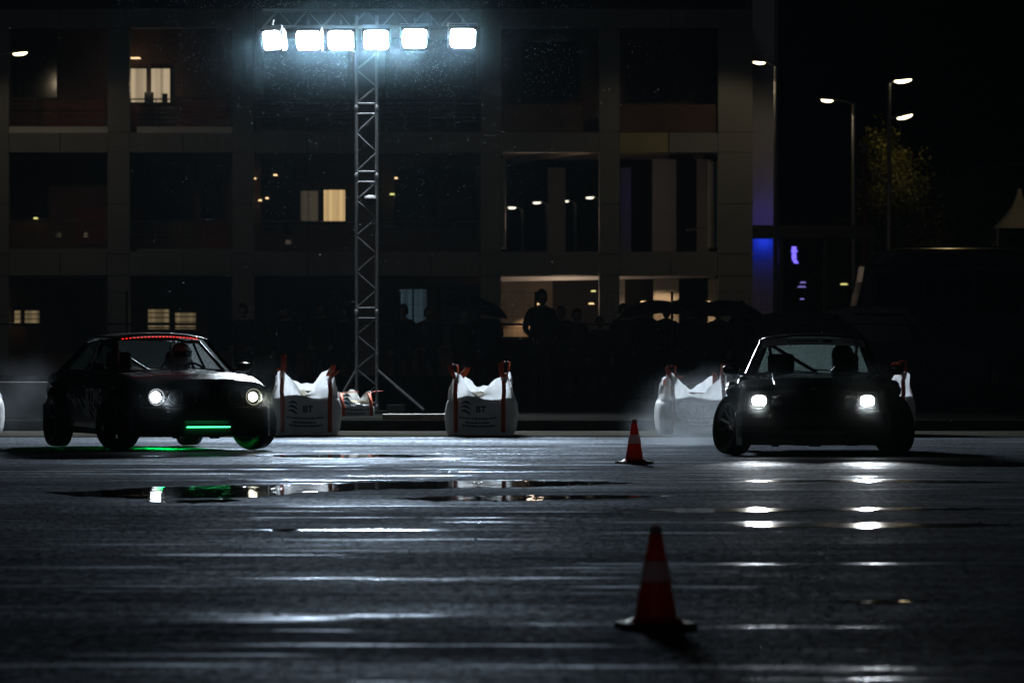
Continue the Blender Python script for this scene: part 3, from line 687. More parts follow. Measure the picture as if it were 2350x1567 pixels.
sc_ = MB(); sc_.box(2.185, 2.19, -.48, -.38, .36, .46); sc_.build('tow_sticker', M['sand'], carB, bevel=.004)
an = MB(); an.tube([(-.2, .1, 1.318), (-.2, .1, 1.345)], .012, 8); an.tube([(-.2, .1, 1.345), (-.26, .1, 1.36)], [.014, .006], 8); an.build('roof_aerial', M['chrome'], carB, smooth=50)

def driver(car, label, y, hz, hm):
    r = thing('person', label, 'person'); r.matrix_world = car.matrix_world if False else Matrix.Translation(car.location) @ Matrix.Rotation(car.rotation_euler.z, 4, 'Z') @ Matrix.Translation((-.05, y, 0)) @ Matrix.Rotation(R(90), 4, 'Z')
    V = [(0, -.02, .38), (0, .05, .55), (0, .09, .74), (0, .10, .86), (0, .06, .98), (.18, .08, .84), (.24, -.10, .66), (.15, -.36, .80), (-.18, .08, .84), (-.24, -.10, .66), (-.15, -.36, .80),
         (.09, -.08, .36), (.12, -.48, .50), (.11, -.82, .34), (.11, -.90, .38), (-.09, -.08, .36), (-.12, -.48, .50), (-.11, -.82, .34), (-.11, -.90, .38)]
    E = [(0, 1), (1, 2), (2, 3), (3, 4), (3, 5), (5, 6), (6, 7), (3, 8), (8, 9), (9, 10), (0, 11), (11, 12), (12, 13), (13, 14), (0, 15), (15, 16), (16, 17), (17, 18)]
    rad = [.14, .14, .16, .10, .055, .075, .05, .035, .075, .05, .035, .085, .06, .045, .04, .085, .06, .045, .04]
    me = skin_mesh('body', V, E, rad); me.materials.append(M['suit']); b = bpy.data.objects.new('body', me); C.objects.link(b); b.parent = r
    h = MB(); rows = []
    for i in range(17):
        t = pi*i/16
        rows.append([(sin(t)*cos(2*pi*k/24)*.128, .045+sin(t)*sin(2*pi*k/24)*(.150 if sin(2*pi*k/24) < 0 else .138), hz+cos(t)*.140-(.02 if t > 2.2 and sin(2*pi*k/24) < 0 else 0)) for k in range(24)])
    h.grid(rows, True); ho = h.build('helmet', hm, r, smooth=60)
    v = MB(); rows = []
    for i in range(5):
        z = -.035+.07*i/4
        rows.append([(sin(a)*.131, .045-cos(a)*.154, hz+z+.01) for a in [(-.95+1.9*k/14) for k in range(15)]])
    v.grid(rows); v.build('visor', M['glassdark'], ho, smooth=60, solid=.004)
    for sx in (-1, 1): hn = MB(); hand(hn, (sx*.15, -.36, .80), (-sx*.2, -.8, .35), (0, 0, 1)); hn.build('glove', M['suit'], r, smooth=60)
    return r
driver(carA, 'driver in a white helmet behind the windscreen of the green and black saloon', .35, 1.09, M['helmet'])
driver(carB, 'driver in a dark helmet behind the windscreen of the black coupe', .33, 1.08, M['suit'])
for car, ax in ((carA, CA), (carB, CB)):
    sw = MB(); yy = .345; rg = [(ax['A']-.40+.03*sin(a)*0-.12*sin(a)*.35, yy+.165*cos(a), .83+.16*sin(a)) for a in [2*pi*i/20 for i in range(21)]]
    sw.tube(rg, .014, 6); sw.tube([rg[0], rg[10]], .012, 5); sw.tube([((rg[0][0]+rg[10][0])/2, yy, .83), (ax['A']-.2, yy, .80)], .02, 6); sw.build('steering_wheel', M['plastic'], car, smooth=60)

# ------------------------------------------------------------------ cones
def cone(label, px, py, rz, dx=0):
    d = GD(py); c = thing('traffic_cone', label, 'traffic cone', (PX(px, d), d, 0), R(rz), 'traffic cones')
    def rad(z): return .022+(.098-.022)*(1-(z-.03)/.425)
    def part(name, z0, z1, m, extra=0):
        g = MB(); n = 8; g.lathe([(rad(z0+(z1-z0)*i/n)+extra, z0+(z1-z0)*i/n) for i in range(n+1)], 'Z', 40); return g.build(name, m, c, smooth=60, solid=.003)
    g = MB(); g.lathe([(.135, .028), (.122, .034), (rad(.05)+.006, .045)] + [(rad(.05+.155*i/6), .05+.155*i/6) for i in range(7)], 'Z', 40); g.lathe([(rad(.30+.125*i/6), .30+.125*i/6) for i in range(7)] + [(rad(.425)-.003, .425), (rad(.45)-.003, .449), (.018, .456), (.012, .450), (.012, .40)], 'Z', 40); g.build('cone_body', M['cone'], c, smooth=60)
    part('reflective_band', .205, .300, M['coneband'], .0025); part('reflective_band', .425, .449, M['coneband'], .002)
    g = MB(); pts = []
    for i in range(24):
        a = 2*pi*(i+.5)/24; q = (abs(cos(a))**8+abs(sin(a))**8)**(-1/8); pts.append((cos(a)*q*.165, sin(a)*q*.165))
    g.prism([(x, y, .0) for x, y in pts], [(x*.97, y*.97, .028) for x, y in pts]); g.build('cone_foot', M['conebase'], c, bevel=.004)
    return c
cone('far red cone with a dark band standing just left of the black coupe', 1456, 1064, 28)
cone('near red and white cone, larger and out of focus at the front of the yard', 1505, 1440, 12)

# ------------------------------------------------------------------ bulk bags
def bulk_bag(label, px, d, rz, seed, straps, wscale=1.0, hs=1.0):
    rnd = random.Random(seed); e = thing('bulk_bag', label, 'bulk bag', (PX(px, d), d, .012), R(rz), 'white bulk bags along the kerb')
    n = 64; rows = []
    ph = [rnd.uniform(0, 6.28) for _ in range(10)]
    cz = [rnd.uniform(.11, .22)*hs for _ in range(4)]
    def plan(a, ex): return (abs(cos(a))**ex+abs(sin(a))**ex)**(-1/ex)
    lev = [(0, .40, 8), (.015, .425, 8), (.09, .452, 6), (.22, .468, 5), (.34, .466, 5), (.42, .455, 5), (.47, .435, 5), (.49, .40, 4), (.485, .30, 3), (.48, .02, 2)]
    for z, r0, ex in lev:
        rows.append([(cos(a)*plan(a, ex)*r0*wscale*(1+.014*sin(3*a+ph[0]+z*5)+.010*sin(11*a+ph[1]+z*12)), sin(a)*plan(a, ex)*r0*wscale*(1+.014*sin(4*a+ph[2])), z*hs) for a in [2*pi*k/n for k in range(n)]])
    g = MB(); g.grid(rows, True); g.f.append(tuple(range(n))[::-1]); g.m.append(0); g.build('bag_body', M['bag'], e, smooth=55)
    rows = []; n = 96
    for j, t in enumerate((0, .15, .3, .45, .6, .75, .9, 1)):
        row = []
        for k in range(n):
            a = 2*pi*k/n; ca = abs(sin(2*a))**2.6; qi = int(((a) % (2*pi))/(pi/2)) % 4; back = max(0, sin(a))
            up = .075+.105*back*(1-ca)+(.20+cz[qi]*.45)*ca+.020*sin(7*a+ph[4])+.012*sin(15*a+ph[7])
            fold = 1-.17*t*(1-ca)-.13*t*ca+.030*sin(17*a+ph[5]+t*3)*t+.022*sin(29*a+ph[6]-t*2)*t+.02*sin(5*a+t*6+ph[8])
            q = plan(a, 5)*.437*wscale*fold; row.append((cos(a)*q, sin(a)*q, (.475+up*t+.01*sin(t*9+a*6)*t)*hs))
        rows.append(row)
    g = MB(); g.grid(rows, True); g.build('bag_collar', M['collar'] if hs > .8 else M['bag'], e, smooth=70)
    last = rows[0]
    s = MB(); rr = [[(x*q, y*q, (.50+.07*(1-q*q)+.02*sin(9*x)*cos(8*y))*hs) for x, y, z in last] for q in (.93, .6, .3, .01)]; s.grid(rr, True); s.build('sand_fill', M['sand'], e, smooth=60)
    def ribbon(pts, wv, name='lifting_strap'):
        m = MB(); m.grid([[Vector(p)-Vector(wv)*.5, Vector(p)+Vector(wv)*.5] for p in pts]); return m.build(name, M['strap'], e, smooth=60, solid=.006)
    for (sx, sy, lean, hh, ln) in straps:
        bx, by = sx*.31*wscale, sy*.31*wscale; zt = .745*hs
        ox, oy = (-.46*wscale*0, 0)
        # down the face towards the viewer or away
        ribbon([(sx*.31*wscale, sy*.472*wscale*(1 if i else .99), z*hs) for i, z in enumerate((.04, .2, .36, .46))]+[(sx*.32*wscale, sy*.425*wscale, .56*hs), (bx, by+sy*.04, zt)], (.055, 0, 0))
        a = [(bx, by, zt), (bx+lean*.3-.035*ln, by, zt+hh*.45), (bx+lean*.8-.05*ln, by, zt+hh*.85), (bx+lean-.01, by, zt+hh), (bx+lean+.06*ln, by+.01, zt+hh*.97), (bx+lean*.7+.05*ln, by+.02, zt+hh*.5), (bx+.01, by+.02, zt)]
        ribbon(a, (.02, .06, .0) if ln > 0 else (.06, .02, 0))
        mb = [(p[0], p[1], p[2]) for p in a]
        ribbon([(q[0], q[1]-.004, q[2]) for q in a[:4]], (.065, 0, .005))
    # print on the face: a swirl of three blue bars, two letters, rows of illegible small print
    pr = MB(); fy = -.471*wscale
    def face_y(x): return -plan(math.atan2(.46, x), 5)*.463*wscale*sin(math.atan2(.46, x))-.012
    for i in range(3):
        zc = .41-.055*i
        for k in range(7):
            t0, t1 = k/7, (k+1)/7
            f = lambda t: (-.24+.14*t, zc+.018*sin(t*pi+(.6*i))-.02*t)
            (x0, z0), (x1, z1) = f(t0), f(t1); th = .035*sin(pi*min(.93, max(.12, (t0+t1)/2)))
            pr.add([(x0, face_y(x0), z0), (x1, face_y(x1), z1), (x1, face_y(x1), z1+th), (x0, face_y(x0), z0+th)], [(0, 1, 2, 3)])
    pr.build('bag_logo', M['bagink'], e); pr = MB()
    for z, x0, x1 in ((.225, -.26, .22), (.170, -.18, .12), (.125, -.22, .20)):
        x = x0
        while x < x1:
            l = rnd.uniform(.012, .03); zz = z-.02*(1-(x/.26)**2); th = rnd.uniform(.018, .026)
            pr.add([(x, face_y(x), zz), (x+l, face_y(x+l), zz), (x+l, face_y(x+l), zz+th), (x, face_y(x), zz+th)], [(0, 1, 2, 3)]); x += l+.006
    pr.build('bag_print', M['bagink'], e)
    if hs < .8: return e
    text_mesh('bag_lettering', 'BT', .115, M['bagink'], e, Matrix.Translation((.02, -.485*wscale, .335)) @ Matrix.Rotation(R(90), 4, 'X'), .001, .004)
    return e
bulk_bag('open white bulk bag with sandy filling, just right of the green and black saloon', 700, 74.9, 4, 1, [(-1, -1, .03, .30, 0), (1, -1, .10, .10, 0), (-1, 1, -.02, .12, 0), (1, 1, .08, .16, 0)])
bulk_bag('white bulk bag standing alone on the concrete strip, with three straps up', 1105, 74.6, -3, 5, [(-1, -1, -.05, .20, 1), (1, -1, .01, .24, 1), (-1, 1, .12, .16, 0), (1, 1, -.02, .08, 0)], 1.0, .97)
bulk_bag('white bulk bag in the tyre spray just behind the left side of the black coupe', 1592, 74.9, 6, 9, [(-1, -1, -.02, .20, 1), (1, -1, .03, .22, 0), (-1, 1, .18, .06, 1), (1, 1, .0, .10, 0)], 1.06, .95)
bulk_bag('white bulk bag mostly hidden behind the right side of the black coupe', 2018, 74.9, -5, 12, [(-1, -1, -.02, .16, 1), (1, -1, -.02, .22, 1), (-1, 1, .0, .2, 0), (1, 1, -.12, .2, 1)], 1.02, 1.0)
bulk_bag('white bulk bag cut off by the left edge of the photo', -74, 74.9, 2, 15, [(-1, -1, 0, .2, 0), (1, -1, -.05, .2, 0), (-1, 1, 0, .2, 1), (1, 1, -.1, .2, 0)])
bulk_bag('slumped grey sack lying in the dark behind the light tower brace', 794, 83.5, 30, 19, [(-1, -1, .3, .02, 0), (1, -1, .25, .03, 0)], .75, .62)

# ------------------------------------------------------------------ kerbside clutter
def simple(name, label, cat, m, mb, bevel=.01, smooth=0, group=None): return tag(mb.build(name, m, bevel=bevel, smooth=smooth), label, cat, group)
g = MB(); g.box(PX(878, 79), PX(1026, 79), 78.9, 79.1, .14, .225); simple('wooden_plank', 'pale plank lying along the kerb between the light tower and the lone bag', 'plank', M['wood'], g)
g = MB(); x0, x1 = PX(-160, 80.5), PX(215, 80.5); g.prism([(x0, 80.2, .14), (x1, 80.2, .14), (x1, 80.8, .14), (x0, 80.8, .14)], [(x0, 80.4, .66), (x1, 80.4, .66), (x1, 80.6, .66), (x0, 80.6, .66)])
simple('concrete_barrier', 'low concrete barrier behind the tail of the green and black saloon', 'barrier', M['concrete'], g, .03)

# ------------------------------------------------------------------ floodlight tower
FLOOD_W = 2600
TD, TX = 87.0, PX(841.5, 87)
tw = thing('light_tower', 'aluminium truss light tower carrying six lit floodlights on a crossbar', 'light tower', (TX, TD, .14))
a = .155; ztop = PZ(22, TD)-.14
def truss_v(mb, z0, z1):
    mb_r = .024
    for sx in (-1, 1):
        for sy in (-1, 1): mb.tube([(sx*a, sy*a, z0), (sx*a, sy*a, z1)], mb_r, 10)
joints = [PZ(935, TD)-.14, PZ(718, TD)-.14, PZ(406, TD)-.14, PZ(250, TD)-.14, PZ(110, TD)-.14]
m = MB(); truss_v(m, .02, ztop-.1)
for z in joints[:-1]:
    for dz in (-.078, .078):
        for s in (-1, 1): m.tube([(-a, s*a, z+dz), (a, s*a, z+dz)], .012, 6); m.tube([(s*a, -a, z+dz), (s*a, a, z+dz)], .012, 6)
    for sx in (-1, 1):
        for sy in (-1, 1): m.lathe([(.024, -.05), (.030, -.045), (.030, .045), (.024, .05)], 'Z', 10, (sx*a, sy*a, z))
for z0, z1 in zip(joints, joints[1:]):
    z0 += .078; z1 -= .078; n = max(2, round((z1-z0)/.27)); fl = 1
    for i in range(n):
        za, zb = z0+(z1-z0)*i/n, z0+(z1-z0)*(i+1)/n
        for s in (-1, 1): m.tube([(-a*fl, s*a, za), (a*fl, s*a, zb)], .010, 6); m.tube([(s*a, -a*fl, za), (s*a, a*fl, zb)], .010, 6)
        fl = -fl
m.build('truss_mast', M['alu'], tw, smooth=50)
bar = MB(); bx0, bx1 = PX(604, TD)-TX, PX(1078, TD)-TX; zt, zb_ = PZ(25, TD)-.14, PZ(63, TD)-.14
for sy in (-1, 1):
    for z in (zt, zb_): bar.tube([(bx0, sy*.12, z), (bx1, sy*.12, z)], .020, 8)
n = 14
for i in range(n):
    xa, xb = bx0+(bx1-bx0)*i/n, bx0+(bx1-bx0)*(i+1)/n; z1_, z2_ = (zt, zb_) if i % 2 else (zb_, zt)
    for sy in (-1, 1): bar.tube([(xa, sy*.12, z1_), (xb, sy*.12, z2_)], .006, 6)
    bar.tube([(xa, -.12, zt), (xa, .12, zt)], .009, 6)
bar.build('crossbar_truss', M['alu'], tw, smooth=50)
for (px, py, yaw, wv) in ((628, 95, -46, .40), (710, 95, -18, .40), (784, 95, -5, .41), (864, 94, 2, .40), (952, 91, 4, .39), (1062, 90, 9, .41)):
    x, z = PX(px, TD)-TX, PZ(py, TD)-.14; fl = empty('floodlight', (x, -.27, z), R(yaw), tw); fl.rotation_euler.x = R(10)
    h = MB(); h.box(-wv/2-.012, wv/2+.012, -.02, .075, -.17, .17)
    for i in range(9): xx = -wv/2+.02+i*(wv-.04)/8; h.box(xx-.004, xx+.004, .076, .12, -.14, .14)
    h.build('housing', M['plastic'], fl, bevel=.006)
    l = MB(); hw_, hh = wv/2*.90, .138; nn = 12
    pts = []
    for i in range(32):
        t = 2*pi*(i+.5)/32; q = (abs(cos(t))**9+abs(sin(t))**9)**(-1/9); pts.append((cos(t)*q*hw_, -.0235, sin(t)*q*hh))
    l.add(pts, [tuple(range(32))]); l.build('lens', M['flood'], fl)
    b = MB(); b.tube([(-wv/2-.02, .02, 0), (-wv/2-.02, .02, .22), (wv/2+.02, .02, .22), (wv/2+.02, .02, 0)], .009, 6); b.tube([(0, .02, .22), (0, .06, .30)], .016, 6); b.build('bracket', M['alu'], fl)
    lp = Vector((PX(px, TD), TD-.35, PZ(py, TD)-.02)); aim = lp+Vector((sin(R(yaw*.7))*-1 if False else sin(R(yaw))*.6, -cos(R(yaw))*.95, -.66))
    lamp('SPOT', 'floodlight_beam', tuple(lp), FLOOD_W, (.80, .91, 1.0), tw, tuple(aim), 100, .14, 1.0)
for sx, ex, ez in ((-1, PX(766, TD)-TX, 0), (1, PX(972, TD)-TX, .0)):
    for sy, ey in ((-1, -.75), (1, .75)):
        q = MB(); q.tube([(sx*a, sy*a, PZ(848, TD)-.14), (ex, ey*.25 if sy < 0 else ey, .04)], .021, 8); q.build('outrigger', M['alu'], tw, smooth=50)
b = MB(); b.box(-.32, .32, -.32, .32, 0, .03)
for sx in (-1, 1): b.box(sx*.45-.14, sx*.45+.14, -.3, .3, .0, .12)
b.build('base_plate', M['plastic'], tw, bevel=.01)
cam_ = thing('security_camera', 'small white dome camera clamped to the truss mast', 'camera', (PX(850, TD), TD-a-.03, PZ(455, TD)))
q = MB(); q.lathe([(.001, .045), (.04, .042), (.078, .025), (.088, .0), (.088, -.01)], 'Z', 24); q.build('shield', M['panelwhite'], cam_, smooth=60)
q = MB(); q.lathe([(.075, -.01), (.07, -.04), (.045, -.07), (.001, -.085)], 'Z', 24); q.build('dome', M['plastic'], cam_, smooth=60)

# ------------------------------------------------------------------ wire fence
fe = thing('wire_fence', 'dark wire fence with a top rail in front of the spectators', 'fence', (0, 96, .14)); fz = PZ(744, 96)-.14
q = MB(); q.tube([(-14, 0, fz), (14, 0, fz)], .022, 6); q.build('top_rail', M['window_frame'], fe)
for i in range(-6, 7):
    q = MB(); q.tube([(i*2.3+.4, 0, 0), (i*2.3+.4, 0, fz+.55)], .024, 6); q.build('fence_post', M['window_frame'], fe)
q = MB()
for k in range(10): q.tube([(-14, 0, .1+k*.2), (14, 0, .1+k*.2)], .0022, 4, False)
for k in range(280): q.tube([(-14+k*.1, 0, .05), (-14+k*.1, 0, fz+.45)], .0015, 4, False)
q.build('wire_mesh', M['window_frame'], fe)

# ------------------------------------------------------------------ the office building
D = 170.0
def bx(mb, px0, px1, py0, py1, y0, y1, d=None):
    """box whose front face spans these columns and rows of the photo at distance y0"""
    d = d or y0; mb.box(PX(px0, d), PX(px1, d), y0, y1, max(.141, PZ(py1, d)), PZ(py0, d))
off = thing('office_building', 'grey three-storey office building with open balconies and square columns', 'building', (0, 0, 0))
def bpart(name, m, fn, par=None, bevel=0):
    mb = MB(); fn(mb); return mb.build(name, m, par or off, bevel=bevel)
for (x0, x1) in ((-28, 20), (247, 297), (533, 582), (820, 868), (1103, 1150), (1375, 1422), (1648, 1727)):
    def f(mb):
        segs = [(22, 65), (67.5, 186), (188.5, 303), (306, 349.5), (352, 467), (469.5, 582), (584.5, 632), (634.5, 760), (762, 890)]
        for a0, a1 in segs: bx(mb, x0, x1, a0, a1, D-.04, D+.56)
        bx(mb, x0+2, x1-2, 24, 888, D-.01, D+.5)
    bpart('column', M['cladding'], f)
cols = [-28, 20, 247, 297, 533, 582, 820, 868, 1103, 1150, 1375, 1422, 1648, 1727]
for (y0, y1) in ((22, 65), (305, 350), (578, 632)):
    for k in range(1, len(cols)-2, 2):
        xa, xb = cols[k], cols[k+1]; xm = xa+(xb-xa)*.52
        mm = M['cladding_lamplit'] if (y0 == 305 and xa == 1422) else M['cladding']
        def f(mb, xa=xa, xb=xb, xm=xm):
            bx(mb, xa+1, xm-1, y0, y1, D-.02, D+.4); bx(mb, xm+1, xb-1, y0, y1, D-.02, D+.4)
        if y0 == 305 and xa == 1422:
            bpart('beam', M['cladding_lamplit'], lambda mb: bx(mb, 1423, 1533, y0, y1, D-.02, D+.4)); bpart('beam', M['cladding'], lambda mb: bx(mb, 1536, 1647, y0, y1, D-.02, D+.4))
        else: bpart('beam', mm, f)
# floors, end walls, roof
Zs = [PZ(590, D), PZ(312, D), PZ(40, D)]
for z in Zs:
    bpart('floor_slab', M['soffit'], lambda mb, z=z: mb.box(PX(-27, D), PX(1725, D), D+.41, D+14.8, z-.12, z+.12))
# back walls: left wing has a red-brown wall 1.9 m behind the columns on both upper floors, and glass
yb = D+1.9
for (py0, py1) in ((65, 305), (350, 578), (632, 880)):
    bpart('back_wall', M['stucco'], lambda mb: bx(mb, -60, 1146, py0, py1, yb, yb+.2))
bpart('back_wall', M['stucco'], lambda mb: bx(mb, 1130, 1722, 65, 305, yb+1, yb+1.2))
for (px0, px1, py0, py1, m) in ((170, 330, 478, 560, 'redpanel'), (455, 528, 512, 572, 'redpanel'), (100, 240, 230, 290, 'redpanel'), (410, 522, 225, 290, 'redpanel'), (298, 322, 240, 292, 'redpanel')):
    bpart('red_wall_panel', M[m], lambda mb: bx(mb, px0, px1, py0, py1, yb-.05, yb-.003))
# windows of the left wing: frame and pane; lit ones glow
def window(px0, px1, py0, py1, m, bars=0, y=None):
    y = y or yb; fr = MB(); t = 2.2
    for q in ((px0-t, px1+t, py0-t, py0), (px0-t, px1+t, py1, py1+t), (px0-t, px0, py0, py1), (px1, px1+t, py0, py1)): bx(fr, *q, y-.10, y-.004)
    f = fr.build('window', M['window_frame'], off); p = MB(); bx(p, px0, px1, py0, py1, y-.05, y-.01); p.build('pane', m, f)
    if bars:
        b = MB()
        for i in range(bars):
            yy = py0+(py1-py0)*(i+.6)/bars; bx(b, px0, px1, yy, yy+2.2, y-.16, y-.13)
        b.build('window_bars', M['window_frame'], f)
    return f
window(293, 336, 158, 235, M['win_pale']); window(347, 390, 158, 235, M['win_pale'])
window(743, 792, 436, 510, M['win_warm']); window(690, 730, 438, 508, M['win_dim'])
window(33, 47, 713, 746, M['win_low'], 3); window(57, 90, 713, 746, M['win_low'], 3)
window(340, 388, 710, 755, M['win_low'], 4); window(402, 449, 718, 755, M['win_low'], 3)
window(917, 946, 664, 745, M['cool_win']); window(950, 979, 664, 745, M['cool_win'])
for (a, b, c, d_) in ((25, 110, 380, 500), (330, 440, 375, 500), (460, 510, 380, 500), (600, 670, 370, 530), (905, 985, 388, 515), (1000, 1090, 388, 515), (605, 800, 90, 290), (885, 1090, 90, 290), (30, 130, 95, 225), (1200, 1330, 95, 230), (1440, 1620, 100, 235), (620, 780, 655, 800), (1010, 1100, 655, 800), (150, 230, 655, 800), (480, 560, 655, 800)):
    window(a, b, c, d_, M['glassdark'], 0, yb+1 if a > 1150 else yb)
# stems and things seen in the lit room
bpart('balcony_chair', M['window_frame'], lambda mb: bx(mb, 331, 352, 212, 236, yb-.6, yb-.4)); bpart('balcony_chair', M['window_frame'], lambda mb: bx(mb, 372, 384, 215, 236, yb-.6, yb-.4))
# ledges and balcony rails on the left wing
for (x0, x1) in ((-28, 247), (312, 533)):
    for (t, b) in ((291, 306), (571, 580)): bpart('balcony_ledge', M['panelwhite'] if t < 300 else M['cladding'], lambda mb: bx(mb, x0+2, x1, t, b, D+.06, D+.3))
for (x0, x1) in ((20, 247), (297, 533), (582, 820), (868, 1103)):
    for base, top in ((290, 228), (570, 509)):
        r = MB(); y = D+.2
        for i in range(6):
            py = top+(base-top)*i/6; r.tube([P(x0, py, y), P(x1, py, y)], .022 if i == 0 else .011, 5)
        n = 4
        for i in range(n+1): px = x0+3+(x1-x0-6)*i/n; r.tube([P(px, top, y), P(px, base+8, y)], .014, 5)
        r.build('balcony_rail', M['railmetal'], off)
# upper right parapets
bpart('parapet', M['stucco'], lambda mb: bx(mb, 1152, 1338, 240, 304, D+.1, D+.3)); bpart('parapet', M['stucco'], lambda mb: bx(mb, 1424, 1646, 240, 304, D+.25, D+.45))
# the open corner bays (first floor): side post, inner posts, slatted ceiling, back posts
bpart('inner_post', M['cladding'], lambda mb: bx(mb, 1150.5, 1160, 363, 568, D+.3, D+3.0)); bpart('inner_post', M['cladding'], lambda mb: bx(mb, 1630, 1647.5, 366, 568, D+.6, D+3))
for (a, b) in ((1498, 1552), (1600, 1626)): bpart('inner_post', M['cladding'], lambda mb: bx(mb, a, b, 366, 600, D+7, D+8, D+7))
for (a, b) in ((1258, 1298), (1424, 1448)): bpart('back_post', M['cladding'], lambda mb: bx(mb, a, b, 385, 600, D+13.5, D+14.2, D+13.5))
sl = MB()
for i in range(17): sl.box(PX(1152, D), PX(1646, D), D+.7+i*.85, D+.7+i*.85+.35, Zs[1]-.26, Zs[1]-.125)
sl.build('ceiling_slats', M['soffit'], off)
bpart('diagonal_beam', M['soffit'], lambda mb: mb.prism([(PX(1160, D), D+13, Zs[1]-.42), (PX(1160, D)+.3, D+13, Zs[1]-.42), (PX(1376, D)+.3, D+.8, Zs[1]-.42), (PX(1376, D), D+.8, Zs[1]-.42)], [(PX(1160, D), D+13, Zs[1]-.27), (PX(1160, D)+.3, D+13, Zs[1]-.27), (PX(1376, D)+.3, D+.8, Zs[1]-.27), (PX(1376, D), D+.8, Zs[1]-.27)]))
bpart('inner_wall', M['stucco'], lambda mb: mb.prism([(PX(1552, D), D+8, Zs[0]), (PX(1610, D), D+8, Zs[0]), (PX(1612, D), D+8.3, Zs[0]), (PX(1552, D), D+8.3, Zs[0])], [(PX(1552, D), D+8, Zs[1]-.3), (PX(1610, D), D+8, Zs[1]-.3), (PX(1612, D), D+8.3, Zs[1]-.3), (PX(1552, D), D+8.3, Zs[1]-.3)]))
bpart('inner_rail', M['railmetal'], lambda mb: mb.tube([P(1575, 528, D+6), P(1632, 524, D+3)], .03, 6))
# ground floor under the corner bays: bright soffit edge, lobby walls, posts
bpart('soffit_edge', M['panelwhite'], lambda mb: mb.prism([P(1143, 646, D+3), P(1642, 637, D+3), P(1642, 637, D+3.3), P(1143, 646, D+3.3)], [P(1143, 635, D+3), P(1642, 633, D+3), P(1642, 633, D+3.3), P(1143, 635, D+3.3)]))
bpart('lobby_wall', M['soffit'], lambda mb: bx(mb, 1120, 1268, 634, 860, D+6, D+6.2, D+6)); bpart('lobby_wall', M['window_frame'], lambda mb: bx(mb, 1268, 1500, 634, 860, D+9, D+9.2, D+9))
bpart('lobby_wall', M['window_frame'], lambda mb: bx(mb, 1560, 1730, 634, 860, D+9, D+9.2, D+9))
for (a, b) in ((1383, 1434), (1500, 1558), (1626, 1645)): bpart('lobby_post', M['cladding'], lambda mb: bx(mb, a, b, 640, 870, D+4, D+4.8, D+4))
# small lit fittings, plus glowing dashes added as street lamp reflections on the left wing
for (px, py, d, m, r_) in ((1235, 698, D+5, 'small_glow', 5), (1357, 697, D+3.6, 'small_glow', 7), (1477, 693, D+3.4, 'small_glow', 7), (1622, 693, D+3.4, 'small_glow', 8), (1640, 695, D+3.4, 'small_glow', 5), (1668, 702, D+3, 'small_glow', 4), (1362, 668, D+3.5, 'green_glow', 6),
    (900, 446, yb-.3, 'green_glow', 6), (909, 409, yb-.3, 'small_glow', 4), (597, 460, yb-.2, 'small_glow', 4), (613, 455, yb-.2, 'small_glow', 4), (632, 402, yb-.2, 'small_glow', 5), (584, 410, yb-.2, 'small_glow', 4), (82, 501, yb-.2, 'green_glow', 5), (310, 134, yb-.3, 'small_glow', 14), (662, 560, yb-.3, 'win_dim', 8), (135, 543, yb-.1, 'win_dim', 5), (197, 543, yb-.1, 'win_dim', 5), (35, 744, yb-.4, 'small_glow', 12), (585, 756, yb-3, 'green_glow', 6)):
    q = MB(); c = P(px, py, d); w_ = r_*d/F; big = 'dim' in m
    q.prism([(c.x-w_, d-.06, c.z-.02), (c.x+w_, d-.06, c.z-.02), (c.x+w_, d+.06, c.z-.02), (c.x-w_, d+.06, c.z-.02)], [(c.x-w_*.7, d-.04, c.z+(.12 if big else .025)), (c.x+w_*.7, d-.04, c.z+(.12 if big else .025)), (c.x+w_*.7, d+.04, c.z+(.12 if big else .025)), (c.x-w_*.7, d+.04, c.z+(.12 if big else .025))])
    q.build('lamp_or_reflection', M[m], off)
WARM = (1, .62, .32)
for (px, py, d, e, sp) in ((1232, 702, D+5.4, 16, 120), (1357, 702, D+3.75, 9, 60), (1374, 702, D+3.85, 14, 80), (1520, 650, D+3, 30, 150), (1622, 700, D+3.4, 10, 120)):
    lamp('SPOT', 'lobby_lamp_light', P(px, py, d), e*3.4, WARM, off, P(px, 860, d+.2), sp, .06)
lamp('POINT', 'loggia_lamp_light', P(1230, 500, D+3), 75, (1, .75, .55), off, size=.3)
lamp('POINT', 'lobby_ceiling_light', P(1300, 690, D+1.8), 55, (1, .72, .5), off, size=.3)
lamp('POINT', 'room_light', P(340, 200, yb-.7), 5, (1, .8, .55), off, size=.2)

# ------------------------------------------------------------------ tall blue-lit wing, canopy and sign
tb = thing('blue_lit_tower', 'narrow white-panelled tower lit blue at the corner of the office building', 'tower', (0, 0, 0))
Dt = 173.0
def f(mb):
    for a0, a1 in ((-60, 118), (119.5, 264), (265.5, 362), (363.5, 399), (400.5, 500), (501.5, 597), (598.5, 640), (641.5, 880)): bx(mb, 1727, 1777, a0, a1, Dt, Dt+5)
    bx(mb, 1728, 1776, -58, 878, Dt+.02, Dt+4.9)
mb = MB(); f(mb); mb.build('wall_panels', M['panelwhite'], tb)
mb = MB(); bx(mb, 1777.5, 1785, -40, 878, Dt-.25, Dt+5); mb.build('corner_strip', M['cladding'], tb)
mb = MB(); bx(mb, 1731, 1765, 677, 679, Dt-.6, Dt-.5); bx(mb, 1731, 1765, 708, 710, Dt-.6, Dt-.5); mb.build('handrail', M['alu'], tb)
cnp = thing('entrance_canopy', 'flat black canopy running from the blue-lit tower to the right', 'canopy', (0, 0, 0))
mb = MB(); bx(mb, 1729, 2010, 517, 545, Dt-3, Dt-.4, Dt-3); mb.build('canopy_roof', M['window_frame'], cnp)
